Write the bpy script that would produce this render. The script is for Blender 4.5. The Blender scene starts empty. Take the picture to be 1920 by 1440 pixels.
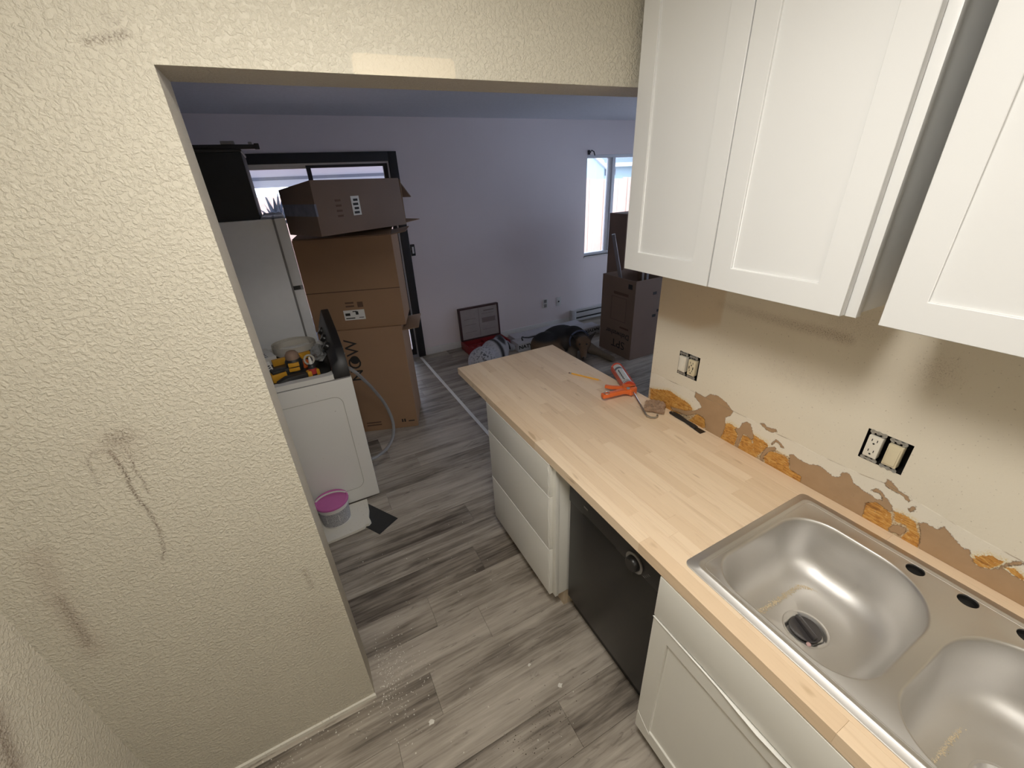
import bpy, bmesh, math, random
import numpy as np
from mathutils import Vector, Matrix, noise
SC = bpy.context.scene
COL = SC.collection
RNG = random.Random(7)

# ---------------------------------------------------------------- camera, world, lamps, exposure
cam_d = bpy.data.cameras.new('camera')
cam = bpy.data.objects.new('camera', cam_d)
COL.objects.link(cam)
R = ((0.88333234, -0.46667667, -0.04400984), (-0.24493886, -0.37948646, -0.89218551), (0.39966103, 0.79887603, -0.44951992))
mw = Matrix.Identity(4)
for i in range(3):
    mw[i][0] = R[0][i]; mw[i][1] = -R[1][i]; mw[i][2] = -R[2][i]
mw.translation = (-1.338, -1.1277, 1.8806)
cam.matrix_world = mw
cam_d.sensor_width = 36.0
cam_d.lens = 768.74 / 1920 * 36.0
cam_d.clip_start = 0.02
SC.camera = cam

world = bpy.data.worlds.new('overcast_sky')
SC.world = world
world.use_nodes = True
bg = world.node_tree.nodes['Background']
bg.inputs[0].default_value = (0.70, 0.78, 1.0, 1)
bg.inputs[1].default_value = 5.0

def area(name, loc, rot, sx, sy, energy, color, shape='RECTANGLE', portal=False):
    l = bpy.data.lights.new(name, 'AREA')
    l.shape = shape; l.size = sx
    if shape in ('RECTANGLE', 'ELLIPSE'): l.size_y = sy
    l.energy = energy; l.color = color
    o = bpy.data.objects.new(name, l); COL.objects.link(o)
    o.location = loc; o.rotation_euler = rot
    if portal: l.cycles.is_portal = True
    return o
area('ceiling_lamp_and_fill', (-1.22, -0.80, 2.40), (0, 0, 0), 0.46, 0.34, 18.0, (1.0, 0.965, 0.915), 'ELLIPSE')
area('ceiling_lamp_and_fill', (-1.30, -2.3, 2.40), (0, 0, 0), 0.50, 0.40, 9.5, (1.0, 0.965, 0.915), 'ELLIPSE')  # added unseen fill behind the camera, lifts shade on jamb and base cabinets
dome = bpy.data.lights.new('kitchen_dome_lamp', 'POINT'); dome.energy = 5.5; dome.color = (1.0, 0.965, 0.915); dome.shadow_soft_size = .14
dome_o = bpy.data.objects.new('kitchen_dome_lamp', dome); COL.objects.link(dome_o); dome_o.location = (-1.22, -.80, 2.27)
area('window_portal', (2.78, 3.50, 1.48), (math.pi / 2, 0, 0), 1.25, 1.2, 1, (1, 1, 1), portal=True)
area('patio_door_portal', (-1.03, 3.50, 1.05), (math.pi / 2, 0, 0), 1.5, 2.0, 1, (1, 1, 1), portal=True)
area('added_window_portal', (4.52, 1.9, 1.17), (math.pi / 2, 0, -math.pi / 2), 2.4, 2.0, 1, (1, 1, 1), portal=True)

vs = SC.view_settings
vs.view_transform = 'Standard'; vs.look = 'None'; vs.gamma = 1.0; vs.exposure = 0.0
vs.use_curve_mapping = False
SC.cycles.use_denoising = True
SC.cycles.sample_clamp_indirect = 6.0

# ---------------------------------------------------------------- materials
class NT:
    def __init__(s, name):
        s.m = bpy.data.materials.new(name); s.m.use_nodes = True
        s.t = s.m.node_tree; s.b = s.t.nodes['Principled BSDF']
        s.out = s.t.nodes['Material Output']
        s._co = None
    def n(s, typ, **kw):
        nd = s.t.nodes.new(typ)
        for k, v in kw.items():
            if k.startswith('_'): setattr(nd, k[1:], v)
        return nd
    def put(s, sock, v):
        if isinstance(v, bpy.types.NodeSocket): s.t.links.new(v, sock)
        elif isinstance(v, (tuple, list)) and len(v) == 3 and sock.type == 'RGBA': sock.default_value = (*v, 1)
        else: sock.default_value = v
    def co(s):
        if s._co is None: s._co = s.n('ShaderNodeTexCoord').outputs['Object']
        return s._co
    def mapc(s, scale, loc=None, vec=None):
        nd = s.n('ShaderNodeMapping'); nd.inputs['Scale'].default_value = scale
        s.put(nd.inputs[0], vec or s.co())
        if loc is not None: s.put(nd.inputs['Location'], loc)
        return nd.outputs[0]
    def noise(s, scale, detail=3, vec=None, rough=.55, dist=0.0):
        nd = s.n('ShaderNodeTexNoise'); s.put(nd.inputs['Vector'], vec or s.co())
        nd.inputs['Scale'].default_value = scale; nd.inputs['Detail'].default_value = detail
        nd.inputs['Roughness'].default_value = rough; nd.inputs['Distortion'].default_value = dist
        return nd.outputs[0]
    def vor(s, scale, vec=None, feature='F1'):
        nd = s.n('ShaderNodeTexVoronoi', _feature=feature); s.put(nd.inputs['Vector'], vec or s.co())
        nd.inputs['Scale'].default_value = scale
        return nd.outputs[0]
    def math(s, op, a, b=0.0, c=None):
        nd = s.n('ShaderNodeMath', _operation=op); s.put(nd.inputs[0], a); s.put(nd.inputs[1], b)
        if c is not None: s.put(nd.inputs[2], c)
        return nd.outputs[0]
    def rng(s, v, a, b, c=0.0, d=1.0, smooth=False):
        nd = s.n('ShaderNodeMapRange'); nd.clamp = True
        if smooth: nd.interpolation_type = 'SMOOTHSTEP'
        s.put(nd.inputs[0], v)
        for i, x in enumerate((a, b, c, d)): s.put(nd.inputs[i + 1], x)
        return nd.outputs[0]
    def mix(s, f, a, b, blend='MIX'):
        nd = s.n('ShaderNodeMix', _data_type='RGBA', _blend_type=blend)
        s.put(nd.inputs[0], f); s.put(nd.inputs[6], a); s.put(nd.inputs[7], b)
        return nd.outputs[2]
    def ramp(s, v, stops):
        nd = s.n('ShaderNodeValToRGB'); e = nd.color_ramp.elements
        while len(e) < len(stops): e.new(0.5)
        for i, (p, c) in enumerate(stops): e[i].position = p; e[i].color = (*c, 1)
        s.put(nd.inputs[0], v); return nd.outputs[0]
    def attr(s, name, out='Fac'):
        nd = s.n('ShaderNodeAttribute'); nd.attribute_name = name; return nd.outputs[out]
    def rand(s): return s.n('ShaderNodeObjectInfo').outputs['Random']
    def bump(s, h, strength=.5, dist=.001, normal=None):
        nd = s.n('ShaderNodeBump'); s.put(nd.inputs['Height'], h)
        nd.inputs['Strength'].default_value = strength; nd.inputs['Distance'].default_value = dist
        if normal is not None: s.put(nd.inputs['Normal'], normal)
        s.put(s.b.inputs['Normal'], nd.outputs[0]); return nd.outputs[0]
    def set(s, color=None, rough=None, metal=None, **kw):
        if color is not None: s.put(s.b.inputs['Base Color'], color)
        if rough is not None: s.put(s.b.inputs['Roughness'], rough)
        if metal is not None: s.put(s.b.inputs['Metallic'], metal)
        for k, v in kw.items(): s.put(s.b.inputs[k.replace('_', ' ')], v)
        return s.m

def srgb(r, g, b):
    f = lambda c: (c / 255) / 12.92 if c / 255 <= .04045 else ((c / 255 + .055) / 1.055) ** 2.4
    return (f(r), f(g), f(b))

def plain(name, c, rough=.5, metal=0.0, var=.06, scale=18, bump=0.0, bscale=200, **kw):
    t = NT(name)
    f = t.noise(scale, 3)
    dark = tuple(x * (1 - var) for x in c); lite = tuple(min(1, x * (1 + var)) for x in c)
    t.set(t.mix(f, dark, lite), rough, metal, **kw)
    if bump: t.bump(t.noise(bscale, 3), bump, .001)
    return t.m

def speckled(name, c, spot, amount=.35, scale=300, rough=.6):
    t = NT(name)
    f = t.rng(t.noise(scale, 2), 1 - amount - .05, 1 - amount + .05)
    t.set(t.mix(f, c, spot), rough)
    return t.m

CREAM = (0.56, 0.52, 0.425)
def plaster_material(CREAM=CREAM, name='cream_textured_plaster'):
    t = NT(name)
    big = t.noise(2.2, 3); n1 = t.noise(115, 4, dist=.5); n2 = t.noise(240, 3)
    col = t.mix(big, tuple(x * .93 for x in CREAM), tuple(x * 1.05 for x in CREAM))
    pt = t.attr('pale'); col = t.mix(t.math('MULTIPLY', t.rng(t.math('ADD', pt, t.math('MULTIPLY', n1, .6)), .75, .95), .5), col, (0.74, 0.645, 0.49))
    st = t.attr('stain')
    spk = t.rng(t.noise(230, 4, rough=.7), .42, .62)
    f = t.rng(t.math('MULTIPLY', st, t.math('ADD', t.math('MULTIPLY', spk, 1.0), .10)), .06, 1.0)
    col = t.mix(t.math('MULTIPLY', f, .85), col, (0.13, 0.09, 0.062))
    dr = t.attr('dirt'); col = t.mix(t.math('MULTIPLY', dr, .55), col, (0.33, 0.25, 0.19))
    t.set(col, .62)
    flat = t.rng(n1, .44, .64)
    h = t.math('ADD', flat, t.math('MULTIPLY', n2, .35))
    h = t.math('MULTIPLY', h, t.math('SUBTRACT', 1.0, t.math('MULTIPLY', pt, .7)))
    t.bump(h, .62, .0030)
    return t.m

def right_wall_material():
    t = NT('cream_wall_torn_paint')
    big = t.noise(2.5, 3); n1 = t.noise(70, 4); nf = t.noise(160, 3)
    base = t.mix(big, (0.69, 0.63, 0.51), (0.78, 0.72, 0.60))
    pv = t.attr('patch'); base = t.mix(t.math('MULTIPLY', pv, .55), base, (0.60, 0.46, 0.29))
    wob = t.math('MULTIPLY', t.math('SUBTRACT', nf, .5), .010)
    fine = t.math('MULTIPLY', t.math('SUBTRACT', t.noise(500, 3), .5), .004)
    wob2 = t.math('MULTIPLY', t.math('SUBTRACT', t.noise(75, 4, rough=.65), .5), .016)
    tan = t.math('ADD', t.math('ADD', t.attr('tan'), t.math('MULTIPLY', wob, .9)), t.math('ADD', t.math('MULTIPLY', wob2, .55), t.math('MULTIPLY', fine, .5))); orn = t.math('ADD', wob2, t.math('ADD', t.math('ADD', t.attr('orn'), wob), fine))
    white = t.rng(t.math('ADD', t.math('MINIMUM', tan, orn), t.math('MULTIPLY', wob, 2.0)), .02, -.004)
    zone = t.rng(t.attr('line'), .0015, -.0015)
    base = t.mix(t.math('MULTIPLY', zone, .35), base, (0.80, 0.76, 0.67))
    fringe = t.rng(orn, .016, .0)
    col = t.mix(t.math('MULTIPLY', t.math('MULTIPLY', fringe, t.rng(t.noise(260, 3), .42, .6)), .9), base, (0.66, 0.50, 0.19))
    fib = t.noise(90, 4, vec=t.mapc((1, .35, 2.2)), dist=1.5)
    fib = t.math('ADD', t.math('MULTIPLY', fib, .7), t.math('MULTIPLY', t.noise(48, 4, rough=.7), .34))
    ocol = t.ramp(fib, [(.36, (0.20, 0.075, 0.012)), (.46, (0.46, 0.20, 0.035)), (.58, (0.62, 0.32, 0.07)), (.72, (0.68, 0.46, 0.18))])
    tcol = t.mix(t.noise(30, 4), (0.36, 0.23, 0.125), (0.44, 0.29, 0.165))
    ocol = t.mix(t.rng(t.noise(120, 3, rough=.7), .64, .70, 0, .75), ocol, (0.74, 0.66, 0.46))
    tm = t.rng(tan, .0008, -.0008); om = t.rng(orn, .0008, -.0008)
    fm = t.rng(t.math('ADD', t.attr('fill'), wob), .0008, -.0008)
    col = t.mix(fm, col, t.mix(t.rng(t.noise(190, 3), .44, .56), tcol, (0.60, 0.50, 0.33)))
    col = t.mix(om, col, ocol)
    col = t.mix(tm, col, tcol)
    edge = t.math('MULTIPLY', t.rng(t.math('ABSOLUTE', tan), .0022, .0004), .45)
    col = t.mix(edge, col, (0.16, 0.09, 0.045))
    ln = t.math('MULTIPLY', t.rng(t.math('ABSOLUTE', t.math('ADD', t.attr('line'), t.math('MULTIPLY', wob, .25))), .0022, .0006), t.rng(t.noise(14, 2), .42, .56))
    col = t.mix(t.math('MULTIPLY', ln, .7), col, (0.25, 0.18, 0.11))
    md = t.attr('mold'); spk = t.rng(t.noise(330, 3, rough=.7), .50, .64)
    f = t.math('MULTIPLY', t.rng(t.math('ADD', md, t.math('MULTIPLY', t.math('SUBTRACT', n1, .5), .9)), .12, .9), spk)
    col = t.mix(t.math('MULTIPLY', f, .9), col, (0.12, 0.06, 0.03))
    hz = t.math('MULTIPLY', md, .30); col = t.mix(hz, col, (0.30, 0.20, 0.12))
    dots = t.math('MULTIPLY', t.rng(t.noise(150, 1), .70, .74), .45); col = t.mix(dots, col, (0.38, 0.32, 0.24))
    t.set(col, .6)
    h = t.math('ADD', t.math('MULTIPLY', t.noise(60, 4), .28), t.math('MULTIPLY', t.math('ADD', om, tm), -.55))
    h = t.math('ADD', h, t.math('MULTIPLY', t.math('MULTIPLY', om, fib), .9))
    h = t.math('ADD', h, t.math('MULTIPLY', zone, -.35))
    t.bump(h, .8, .0034)
    return t.m

def plank_material():
    t = NT('weathered_grey_oak_vinyl')
    r = t.rand()
    off = t.n('ShaderNodeCombineXYZ'); t.put(off.inputs[0], t.math('MULTIPLY', r, 37.0)); t.put(off.inputs[1], t.math('MULTIPLY', r, 91.0)); t.put(off.inputs[2], r)
    wco = t.n('ShaderNodeNewGeometry').outputs['Position']
    v1 = t.mapc((.8, 9, 1), off.outputs[0], wco); v2 = t.mapc((2.2, 40, 1), off.outputs[0], wco); v3 = t.mapc((1.6, 3.2, 1), off.outputs[0], wco)
    g1 = t.noise(1.6, 4, v1, .6, .6); g2 = t.noise(2.0, 4, v2, .65); g3 = t.noise(2.4, 3, v3)
    kn = t.noise(3.2, 4, t.mapc((1.5, 7, 1), off.outputs[0], wco), .7, 1.4)
    s = t.math('ADD', t.math('MULTIPLY', g1, .55), t.math('MULTIPLY', g2, .36))
    s = t.math('ADD', s, t.math('MULTIPLY', g3, .24))
    s = t.math('ADD', s, t.math('MULTIPLY', t.math('SUBTRACT', r, .5), .16))
    col = t.ramp(s, [(.41, (0.085, 0.069, 0.055)), (.52, (0.228, 0.196, 0.160)), (.62, (0.362, 0.318, 0.264)), (.78, (0.50, 0.447, 0.378))])
    k = t.rng(kn, .60, .72)
    col = t.mix(t.math('MULTIPLY', k, .65), col, (0.055, 0.043, 0.035))
    t.set(col, t.rng(g2, .3, .7, .30, .48))
    t.bump(g2, .10, .001)
    return t.m

def butcher_material():
    t = NT('pale_birch_butcher_block')
    r = t.rand()
    off = t.n('ShaderNodeCombineXYZ'); t.put(off.inputs[0], t.math('MULTIPLY', r, 53.0)); t.put(off.inputs[1], t.math('MULTIPLY', r, 29.0)); t.put(off.inputs[2], t.math('MULTIPLY', r, 7.0))
    wco = t.n('ShaderNodeNewGeometry').outputs['Position']
    v = t.mapc((26, 1.6, 26), off.outputs[0], wco); v2 = t.mapc((120, 5, 120), off.outputs[0], wco)
    g = t.noise(1.3, 4, v, .55, .8); f = t.noise(1.5, 3, v2, .6)
    a = t.mix(r, (0.75, 0.57, 0.385), (0.86, 0.685, 0.49))
    col = t.mix(t.rng(g, .54, .84), a, (0.66, 0.48, 0.31))
    col = t.mix(t.math('MULTIPLY', t.rng(f, .55, .8), .25), col, (0.42, 0.27, 0.15))
    col = t.mix(t.rng(t.noise(9, 2, t.mapc((3, .8, 3), off.outputs[0], wco)), .67, .75, 0, .5), col, (0.40, 0.25, 0.12))
    t.set(col, .47)
    t.bump(f, .05, .001)
    return t.m

def steel_material():
    t = NT('brushed_stainless_steel')
    g = t.noise(4, 3, t.mapc((260, 6, 60)))
    t.set(t.mix(t.noise(3, 2), (0.64, 0.625, 0.60), (0.67, 0.655, 0.63)), t.rng(g, .3, .7, .42, .50), 1.0)
    return t.m

def glass_material():
    t = NT('thin_window_glass')
    tr = t.n('ShaderNodeBsdfTransparent'); tr.inputs[0].default_value = (.94, .97, .97, 1)
    gl = t.n('ShaderNodeBsdfGlossy'); gl.inputs['Roughness'].default_value = .02
    fr = t.n('ShaderNodeFresnel'); fr.inputs[0].default_value = 1.45
    mx = t.n('ShaderNodeMixShader'); t.put(mx.inputs[0], fr.outputs[0]); t.put(mx.inputs[1], tr.outputs[0]); t.put(mx.inputs[2], gl.outputs[0])
    t.t.links.new(mx.outputs[0], t.out.inputs[0]); return t.m

def cardboard(name, c):
    t = NT(name)
    f = t.noise(3.5, 4); fl = t.noise(5, 2, t.mapc((1, 1, 60)))
    col = t.mix(f, tuple(x * .88 for x in c), tuple(x * 1.1 for x in c))
    t.set(t.mix(t.math('MULTIPLY', fl, .15), col, tuple(x * .7 for x in c)), .75)
    t.bump(fl, .08, .001)
    return t.m

def appliance_white():
    t = NT('scuffed_white_enamel')
    col = t.mix(t.noise(3, 3), (0.74, 0.725, 0.68), (0.80, 0.785, 0.74))
    sc = t.math('MULTIPLY', t.rng(t.noise(26, 5, rough=.75), .66, .74), .35)
    col = t.mix(sc, col, (0.33, 0.29, 0.23))
    ru = t.math('MULTIPLY', t.rng(t.noise(17, 4, rough=.6), .735, .76), .8)
    t.set(t.mix(ru, col, (0.10, 0.07, 0.045)), .38)
    return t.m

def fur_material():
    t = NT('dog_fur')
    c = t.attr('fur', 'Color')
    n = t.noise(60, 4, dist=.8); n2 = t.noise(230, 3)
    spk = t.math('MULTIPLY', t.attr('speckle'), t.rng(t.noise(46, 2), .52, .6))
    col = t.mix(t.math('MULTIPLY', spk, .85), c, (0.03, 0.032, 0.04))
    col = t.mix(t.math('MULTIPLY', n, .35), col, (0.0, 0.0, 0.0))
    t.set(col, .8)
    t.bump(t.math('ADD', n, n2), .5, .006)
    return t.m

M = {}
M['plaster_lit'] = plaster_material((0.65, 0.605, 0.505), 'lit_textured_plaster')  # same plaster, colour raised to paint in the left wall's brighter light
M['plaster'] = plaster_material(); M['rwall'] = right_wall_material(); M['plank'] = plank_material()
M['butcher'] = butcher_material(); M['steel'] = steel_material(); M['glass'] = glass_material(); M['fur'] = fur_material()
M['cab_white'] = plain('white_cabinet_paint', (0.70, 0.70, 0.685), .34, var=.02, scale=4)
M['cab_base'] = plain('base_cabinet_paint', (0.74, 0.725, 0.665), .36, var=.03, scale=5)
M['film'] = plain('protective_film_edge', (0.86, 0.85, 0.80), .22, var=.02)
M['raw_wood'] = plain('raw_plywood', (0.50, 0.40, 0.28), .6, var=.15, scale=30)
M['black_gloss'] = plain('black_appliance_enamel', (0.018, 0.017, 0.016), .33, var=.2, scale=8)
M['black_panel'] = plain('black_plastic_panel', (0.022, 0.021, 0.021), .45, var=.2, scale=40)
M['black_rubber'] = plain('black_matte_rubber', (0.022, 0.022, 0.022), .7, var=.2, bump=.2)
M['black_trim'] = plain('black_door_trim', (0.022, 0.021, 0.024), .5, var=.15)
M['subfloor'] = plain('dark_subfloor', (0.05, 0.043, 0.037), .8)
M['lr_wall'] = plain('pale_grey_living_room_paint', (0.79, 0.73, 0.75), .65, var=.03, scale=2.5, bump=.12, bscale=90)
M['lr_ceiling'] = plain('sprayed_ceiling_texture', (0.60, 0.61, 0.66), .8, var=.12, scale=50, bump=.8, bscale=150)
M['k_ceiling'] = plain('kitchen_ceiling_paint', (0.76, 0.73, 0.66), .7, var=.03, bump=.4, bscale=80)
M['white_trim'] = plain('white_painted_trim', (0.70, 0.70, 0.70), .45, var=.03)
M['vinyl_frame'] = plain('white_vinyl_window_frame', (0.70, 0.73, 0.78), .4, var=.02)
M['alu'] = plain('aluminium_track', (0.55, 0.55, 0.57), .35, .9, var=.05)
M['enamel'] = appliance_white()
M['fridge'] = plain('fridge_textured_white', (0.76, 0.75, 0.72), .5, var=.04, bump=.25, bscale=300)
M['gasket'] = plain('grey_gasket', (0.25, 0.24, 0.23), .6)
M['card'] = cardboard('brown_cardboard', (0.33, 0.195, 0.11)); M['card2'] = cardboard('dark_brown_cardboard', (0.22, 0.15, 0.11))
M['card_in'] = cardboard('inner_cardboard', (0.33, 0.22, 0.14))
M['ink'] = plain('black_print', (0.02, 0.018, 0.016), .7, var=.1); M['ink_soft'] = plain('faded_brown_print', (0.115, 0.065, 0.04), .75)
M['label'] = plain('white_sticker', (0.75, 0.74, 0.70), .5, var=.03)
M['tape'] = plain('clear_packing_tape', (0.23, 0.235, 0.28), .15, var=.35, scale=25)
M['ivory'] = plain('ivory_plastic', (0.66, 0.58, 0.40), .35, var=.03); M['white_plastic'] = plain('white_plastic', (0.74, 0.70, 0.60), .35, var=.03)
M['zinc'] = plain('zinc_plated_steel', (0.45, 0.45, 0.43), .4, .8, var=.2, scale=90)
M['void'] = plain('black_box_interior', (0.012, 0.011, 0.010), .6)
M['orange'] = plain('orange_painted_steel', (0.75, 0.155, 0.035), .38, var=.08)
M['orange_dark'] = plain('red_orange_steel', (0.50, 0.07, 0.03), .4, var=.1)
M['tube_white'] = plain('sealant_tube_print', (0.55, 0.56, 0.54), .4, var=.1, scale=60)
M['tube_grey'] = plain('sealant_tube_dark_band', (0.10, 0.11, 0.12), .4)
M['rod'] = plain('bare_steel_rod', (0.42, 0.40, 0.37), .3, .9)
M['pencil'] = plain('yellow_pencil_paint', (0.82, 0.42, 0.045), .4, var=.06)
M['pencil_wood'] = plain('pencil_wood', (0.60, 0.42, 0.25), .6); M['pink'] = plain('eraser', (0.25, 0.16, 0.13), .7)
M['kraft'] = plain('crumpled_brown_paper', (0.30, 0.195, 0.125), .8, var=.2, scale=40)
M['yellow'] = plain('yellow_tool_plastic', (0.72, 0.36, 0.03), .4, var=.06)
M['tool_black'] = plain('black_tool_plastic', (0.03, 0.03, 0.03), .5, var=.2)
M['red'] = plain('red_label', (0.55, 0.06, 0.05), .45); M['clear'] = plain('clear_plastic_bag', (0.30, 0.30, 0.29), .2, var=.5, scale=40)
M['trim_coil'] = plain('off_white_trim_coil', (0.62, 0.58, 0.50), .5, var=.05); M['grey_hose'] = plain('grey_drain_hose', (0.22, 0.21, 0.20), .45, var=.1)
M['magenta'] = plain('magenta_lid_plastic', (0.52, 0.13, 0.36), .4, var=.06); M['pail_white'] = plain('white_pail_plastic', (0.66, 0.64, 0.60), .4, var=.04)
M['pail_print'] = speckled('pail_label_small_print', (0.50, 0.49, 0.49), (0.16, 0.16, 0.17), .5, 420)
M['pale_board'] = speckled('pale_chipped_board', (0.68, 0.65, 0.57), (0.35, 0.32, 0.26), .30, 90, .7)
M['toolbox'] = plain('red_blow_moulded_plastic', (0.27, 0.025, 0.03), .45, var=.1)
M['lid_rim'] = plain('dark_maroon_plastic', (0.06, 0.025, 0.027), .5); M['lid_in'] = plain('grey_case_lid_lining', (0.36, 0.32, 0.31), .6, var=.15, scale=14); M['lid_print'] = plain('faded_grey_print', (0.21, 0.17, 0.17), .7)
M['carton'] = plain('white_flooring_carton', (0.52, 0.52, 0.56), .55, var=.06, scale=10)
M['heater'] = plain('white_heater_enamel', (0.58, 0.58, 0.60), .4, var=.03)
M['crumb'] = plain('plaster_crumb', (0.72, 0.69, 0.62), .8, var=.1); M['sawdust'] = plain('wood_sawdust', (0.62, 0.52, 0.36), .9, var=.15, scale=300)
M['soil'] = plain('dark_grit', (0.07, 0.05, 0.035), .9)
M['smoke_plastic'] = plain('smoky_dark_plastic', (0.06, 0.055, 0.055), .12, var=.2); M['fence'] = plain('cedar_fence_wood', (0.74, 0.50, 0.39), .7, var=.16, scale=9)
M['siding'] = plain('pale_blue_siding', (0.46, 0.60, 0.66), .6, var=.03); M['shingle'] = plain('grey_roof_shingle', (0.20, 0.24, 0.30), .8, var=.15, scale=40)
M['gravel'] = plain('pale_yard_gravel', (0.50, 0.43, 0.40), .9, var=.3, scale=20); M['agave'] = plain('blue_grey_leaf', (0.16, 0.20, 0.26), .5, var=.15)
M['porch'] = plain('porch_soffit_paint', (0.52, 0.54, 0.62), .6, var=.03); M['post'] = plain('grey_post', (0.20, 0.22, 0.27), .5)
M['cloth_blue'] = plain('pale_blue_cloth', (0.45, 0.50, 0.62), .8, var=.15, scale=30); M['collar'] = plain('blue_grey_collar', (0.10, 0.12, 0.19), .6)
M['nose'] = plain('dog_nose', (0.01, 0.01, 0.01), .3)

# ---------------------------------------------------------------- builders
BASE = {}
class MB:
    def __init__(s): s.v = []; s.f = []; s.T = Matrix.Identity(4)
    def at(s, loc=(0, 0, 0), rz=0.0, rx=0.0, ry=0.0):
        s.T = Matrix.Translation(loc) @ Matrix.Rotation(rz, 4, 'Z') @ Matrix.Rotation(ry, 4, 'Y') @ Matrix.Rotation(rx, 4, 'X'); return s
    def add(s, vs_, fs):
        k = len(s.v); s.v += [tuple(s.T @ Vector(p)) for p in vs_]; s.f += [tuple(i + k for i in f) for f in fs]; return s
    def box(s, lo, hi):
        x0, x1 = sorted((lo[0], hi[0])); y0, y1 = sorted((lo[1], hi[1])); z0, z1 = sorted((lo[2], hi[2]))
        return s.add([(x0, y0, z0), (x1, y0, z0), (x1, y1, z0), (x0, y1, z0), (x0, y0, z1), (x1, y0, z1), (x1, y1, z1), (x0, y1, z1)],
                     [(3, 2, 1, 0), (4, 5, 6, 7), (0, 1, 5, 4), (1, 2, 6, 5), (2, 3, 7, 6), (3, 0, 4, 7)])
    def slab(s, lo, hi, c=.0008):
        """box whose top edges are chamfered: joints between neighbours read as recessed"""
        x0, y0, z0 = lo; x1, y1, z1 = hi
        return s.add([(x0, y0, z0), (x1, y0, z0), (x1, y1, z0), (x0, y1, z0), (x0, y0, z1 - c), (x1, y0, z1 - c), (x1, y1, z1 - c), (x0, y1, z1 - c),
                      (x0 + c, y0 + c, z1), (x1 - c, y0 + c, z1), (x1 - c, y1 - c, z1), (x0 + c, y1 - c, z1)],
                     [(3, 2, 1, 0), (0, 1, 5, 4), (1, 2, 6, 5), (2, 3, 7, 6), (3, 0, 4, 7), (4, 5, 9, 8), (5, 6, 10, 9), (6, 7, 11, 10), (7, 4, 8, 11), (8, 9, 10, 11)])
    def hexa(s, p):  # 8 points: bottom ring 0-3, top ring 4-7
        return s.add(p, [(3, 2, 1, 0), (4, 5, 6, 7), (0, 1, 5, 4), (1, 2, 6, 5), (2, 3, 7, 6), (3, 0, 4, 7)])
    def prism(s, poly, z0, z1):
        n = len(poly)
        return s.add([(x, y, z0) for x, y in poly] + [(x, y, z1) for x, y in poly],
                     [tuple(range(n))[::-1], tuple(range(n, 2 * n))] + [(i, (i + 1) % n, n + (i + 1) % n, n + i) for i in range(n)])
    def loft(s, rings, cap0=True, cap1=True):
        n = len(rings[0]); v = [p for r in rings for p in r]; f = []
        for k in range(len(rings) - 1):
            for i in range(n): f.append((k * n + i, k * n + (i + 1) % n, (k + 1) * n + (i + 1) % n, (k + 1) * n + i))
        if cap0: f.append(tuple(range(n))[::-1])
        if cap1: f.append(tuple(range((len(rings) - 1) * n, len(rings) * n)))
        return s.add(v, f)
    def tube(s, pts, r, n=8):
        pts = [Vector(p) for p in pts]; rs = r if isinstance(r, (list, tuple)) else [r] * len(pts); rings = []; up = None
        for i, p in enumerate(pts):
            d = (pts[min(i + 1, len(pts) - 1)] - pts[max(i - 1, 0)]).normalized()
            if up is None: up = Vector((0, 0, 1)) if abs(d.z) < .9 else Vector((1, 0, 0))
            a = d.cross(up).normalized(); b = a.cross(d).normalized(); up = b
            rings.append([tuple(p + (a * math.cos(2 * math.pi * k / n) + b * math.sin(2 * math.pi * k / n)) * rs[i]) for k in range(n)])
        return s.loft(rings)
    def lathe(s, prof, c=(0, 0, 0), n=32, cap0=True, cap1=True):
        return s.loft([[(c[0] + r * math.cos(2 * math.pi * k / n), c[1] + r * math.sin(2 * math.pi * k / n), c[2] + z) for k in range(n)] for r, z in prof], cap0, cap1)
    def ball(s, c, r, n=12, m=8):
        rx, ry, rz = r if isinstance(r, (tuple, list)) else (r, r, r)
        return s.loft([[(c[0] + rx * math.sin(math.pi * j / m) * math.cos(2 * math.pi * k / n), c[1] + ry * math.sin(math.pi * j / m) * math.sin(2 * math.pi * k / n), c[2] - rz * math.cos(math.pi * j / m)) for k in range(n)] for j in [.15] + list(range(1, m)) + [m - .15]])
    def build(s, name, mat, parent=None, origin=(0, 0, 0), smooth=False, bevel=0.0, seg=2, angle=40):
        o_ = BASE[parent.name] if parent is not None else Vector(origin)
        me = bpy.data.meshes.new(name)
        me.from_pydata([tuple(Vector(p) - o_) for p in s.v], [], s.f)
        bm = bmesh.new(); bm.from_mesh(me); bmesh.ops.recalc_face_normals(bm, faces=bm.faces)
        if bevel > 0:
            ed = [e for e in bm.edges if len(e.link_faces) == 2 and e.calc_face_angle(0) > .5]
            bmesh.ops.bevel(bm, geom=ed, offset=bevel, segments=seg, affect='EDGES', profile=.6)
        bm.to_mesh(me); bm.free()
        if smooth or bevel > 0:
            me.polygons.foreach_set('use_smooth', [True] * len(me.polygons))
            try: me.set_sharp_from_angle(angle=math.radians(angle))
            except Exception: pass
        me.materials.append(mat)
        o = bpy.data.objects.new(name, me); COL.objects.link(o)
        BASE[o.name] = o_
        if parent is not None: o.parent = parent
        else: o.location = o_
        return o

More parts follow.
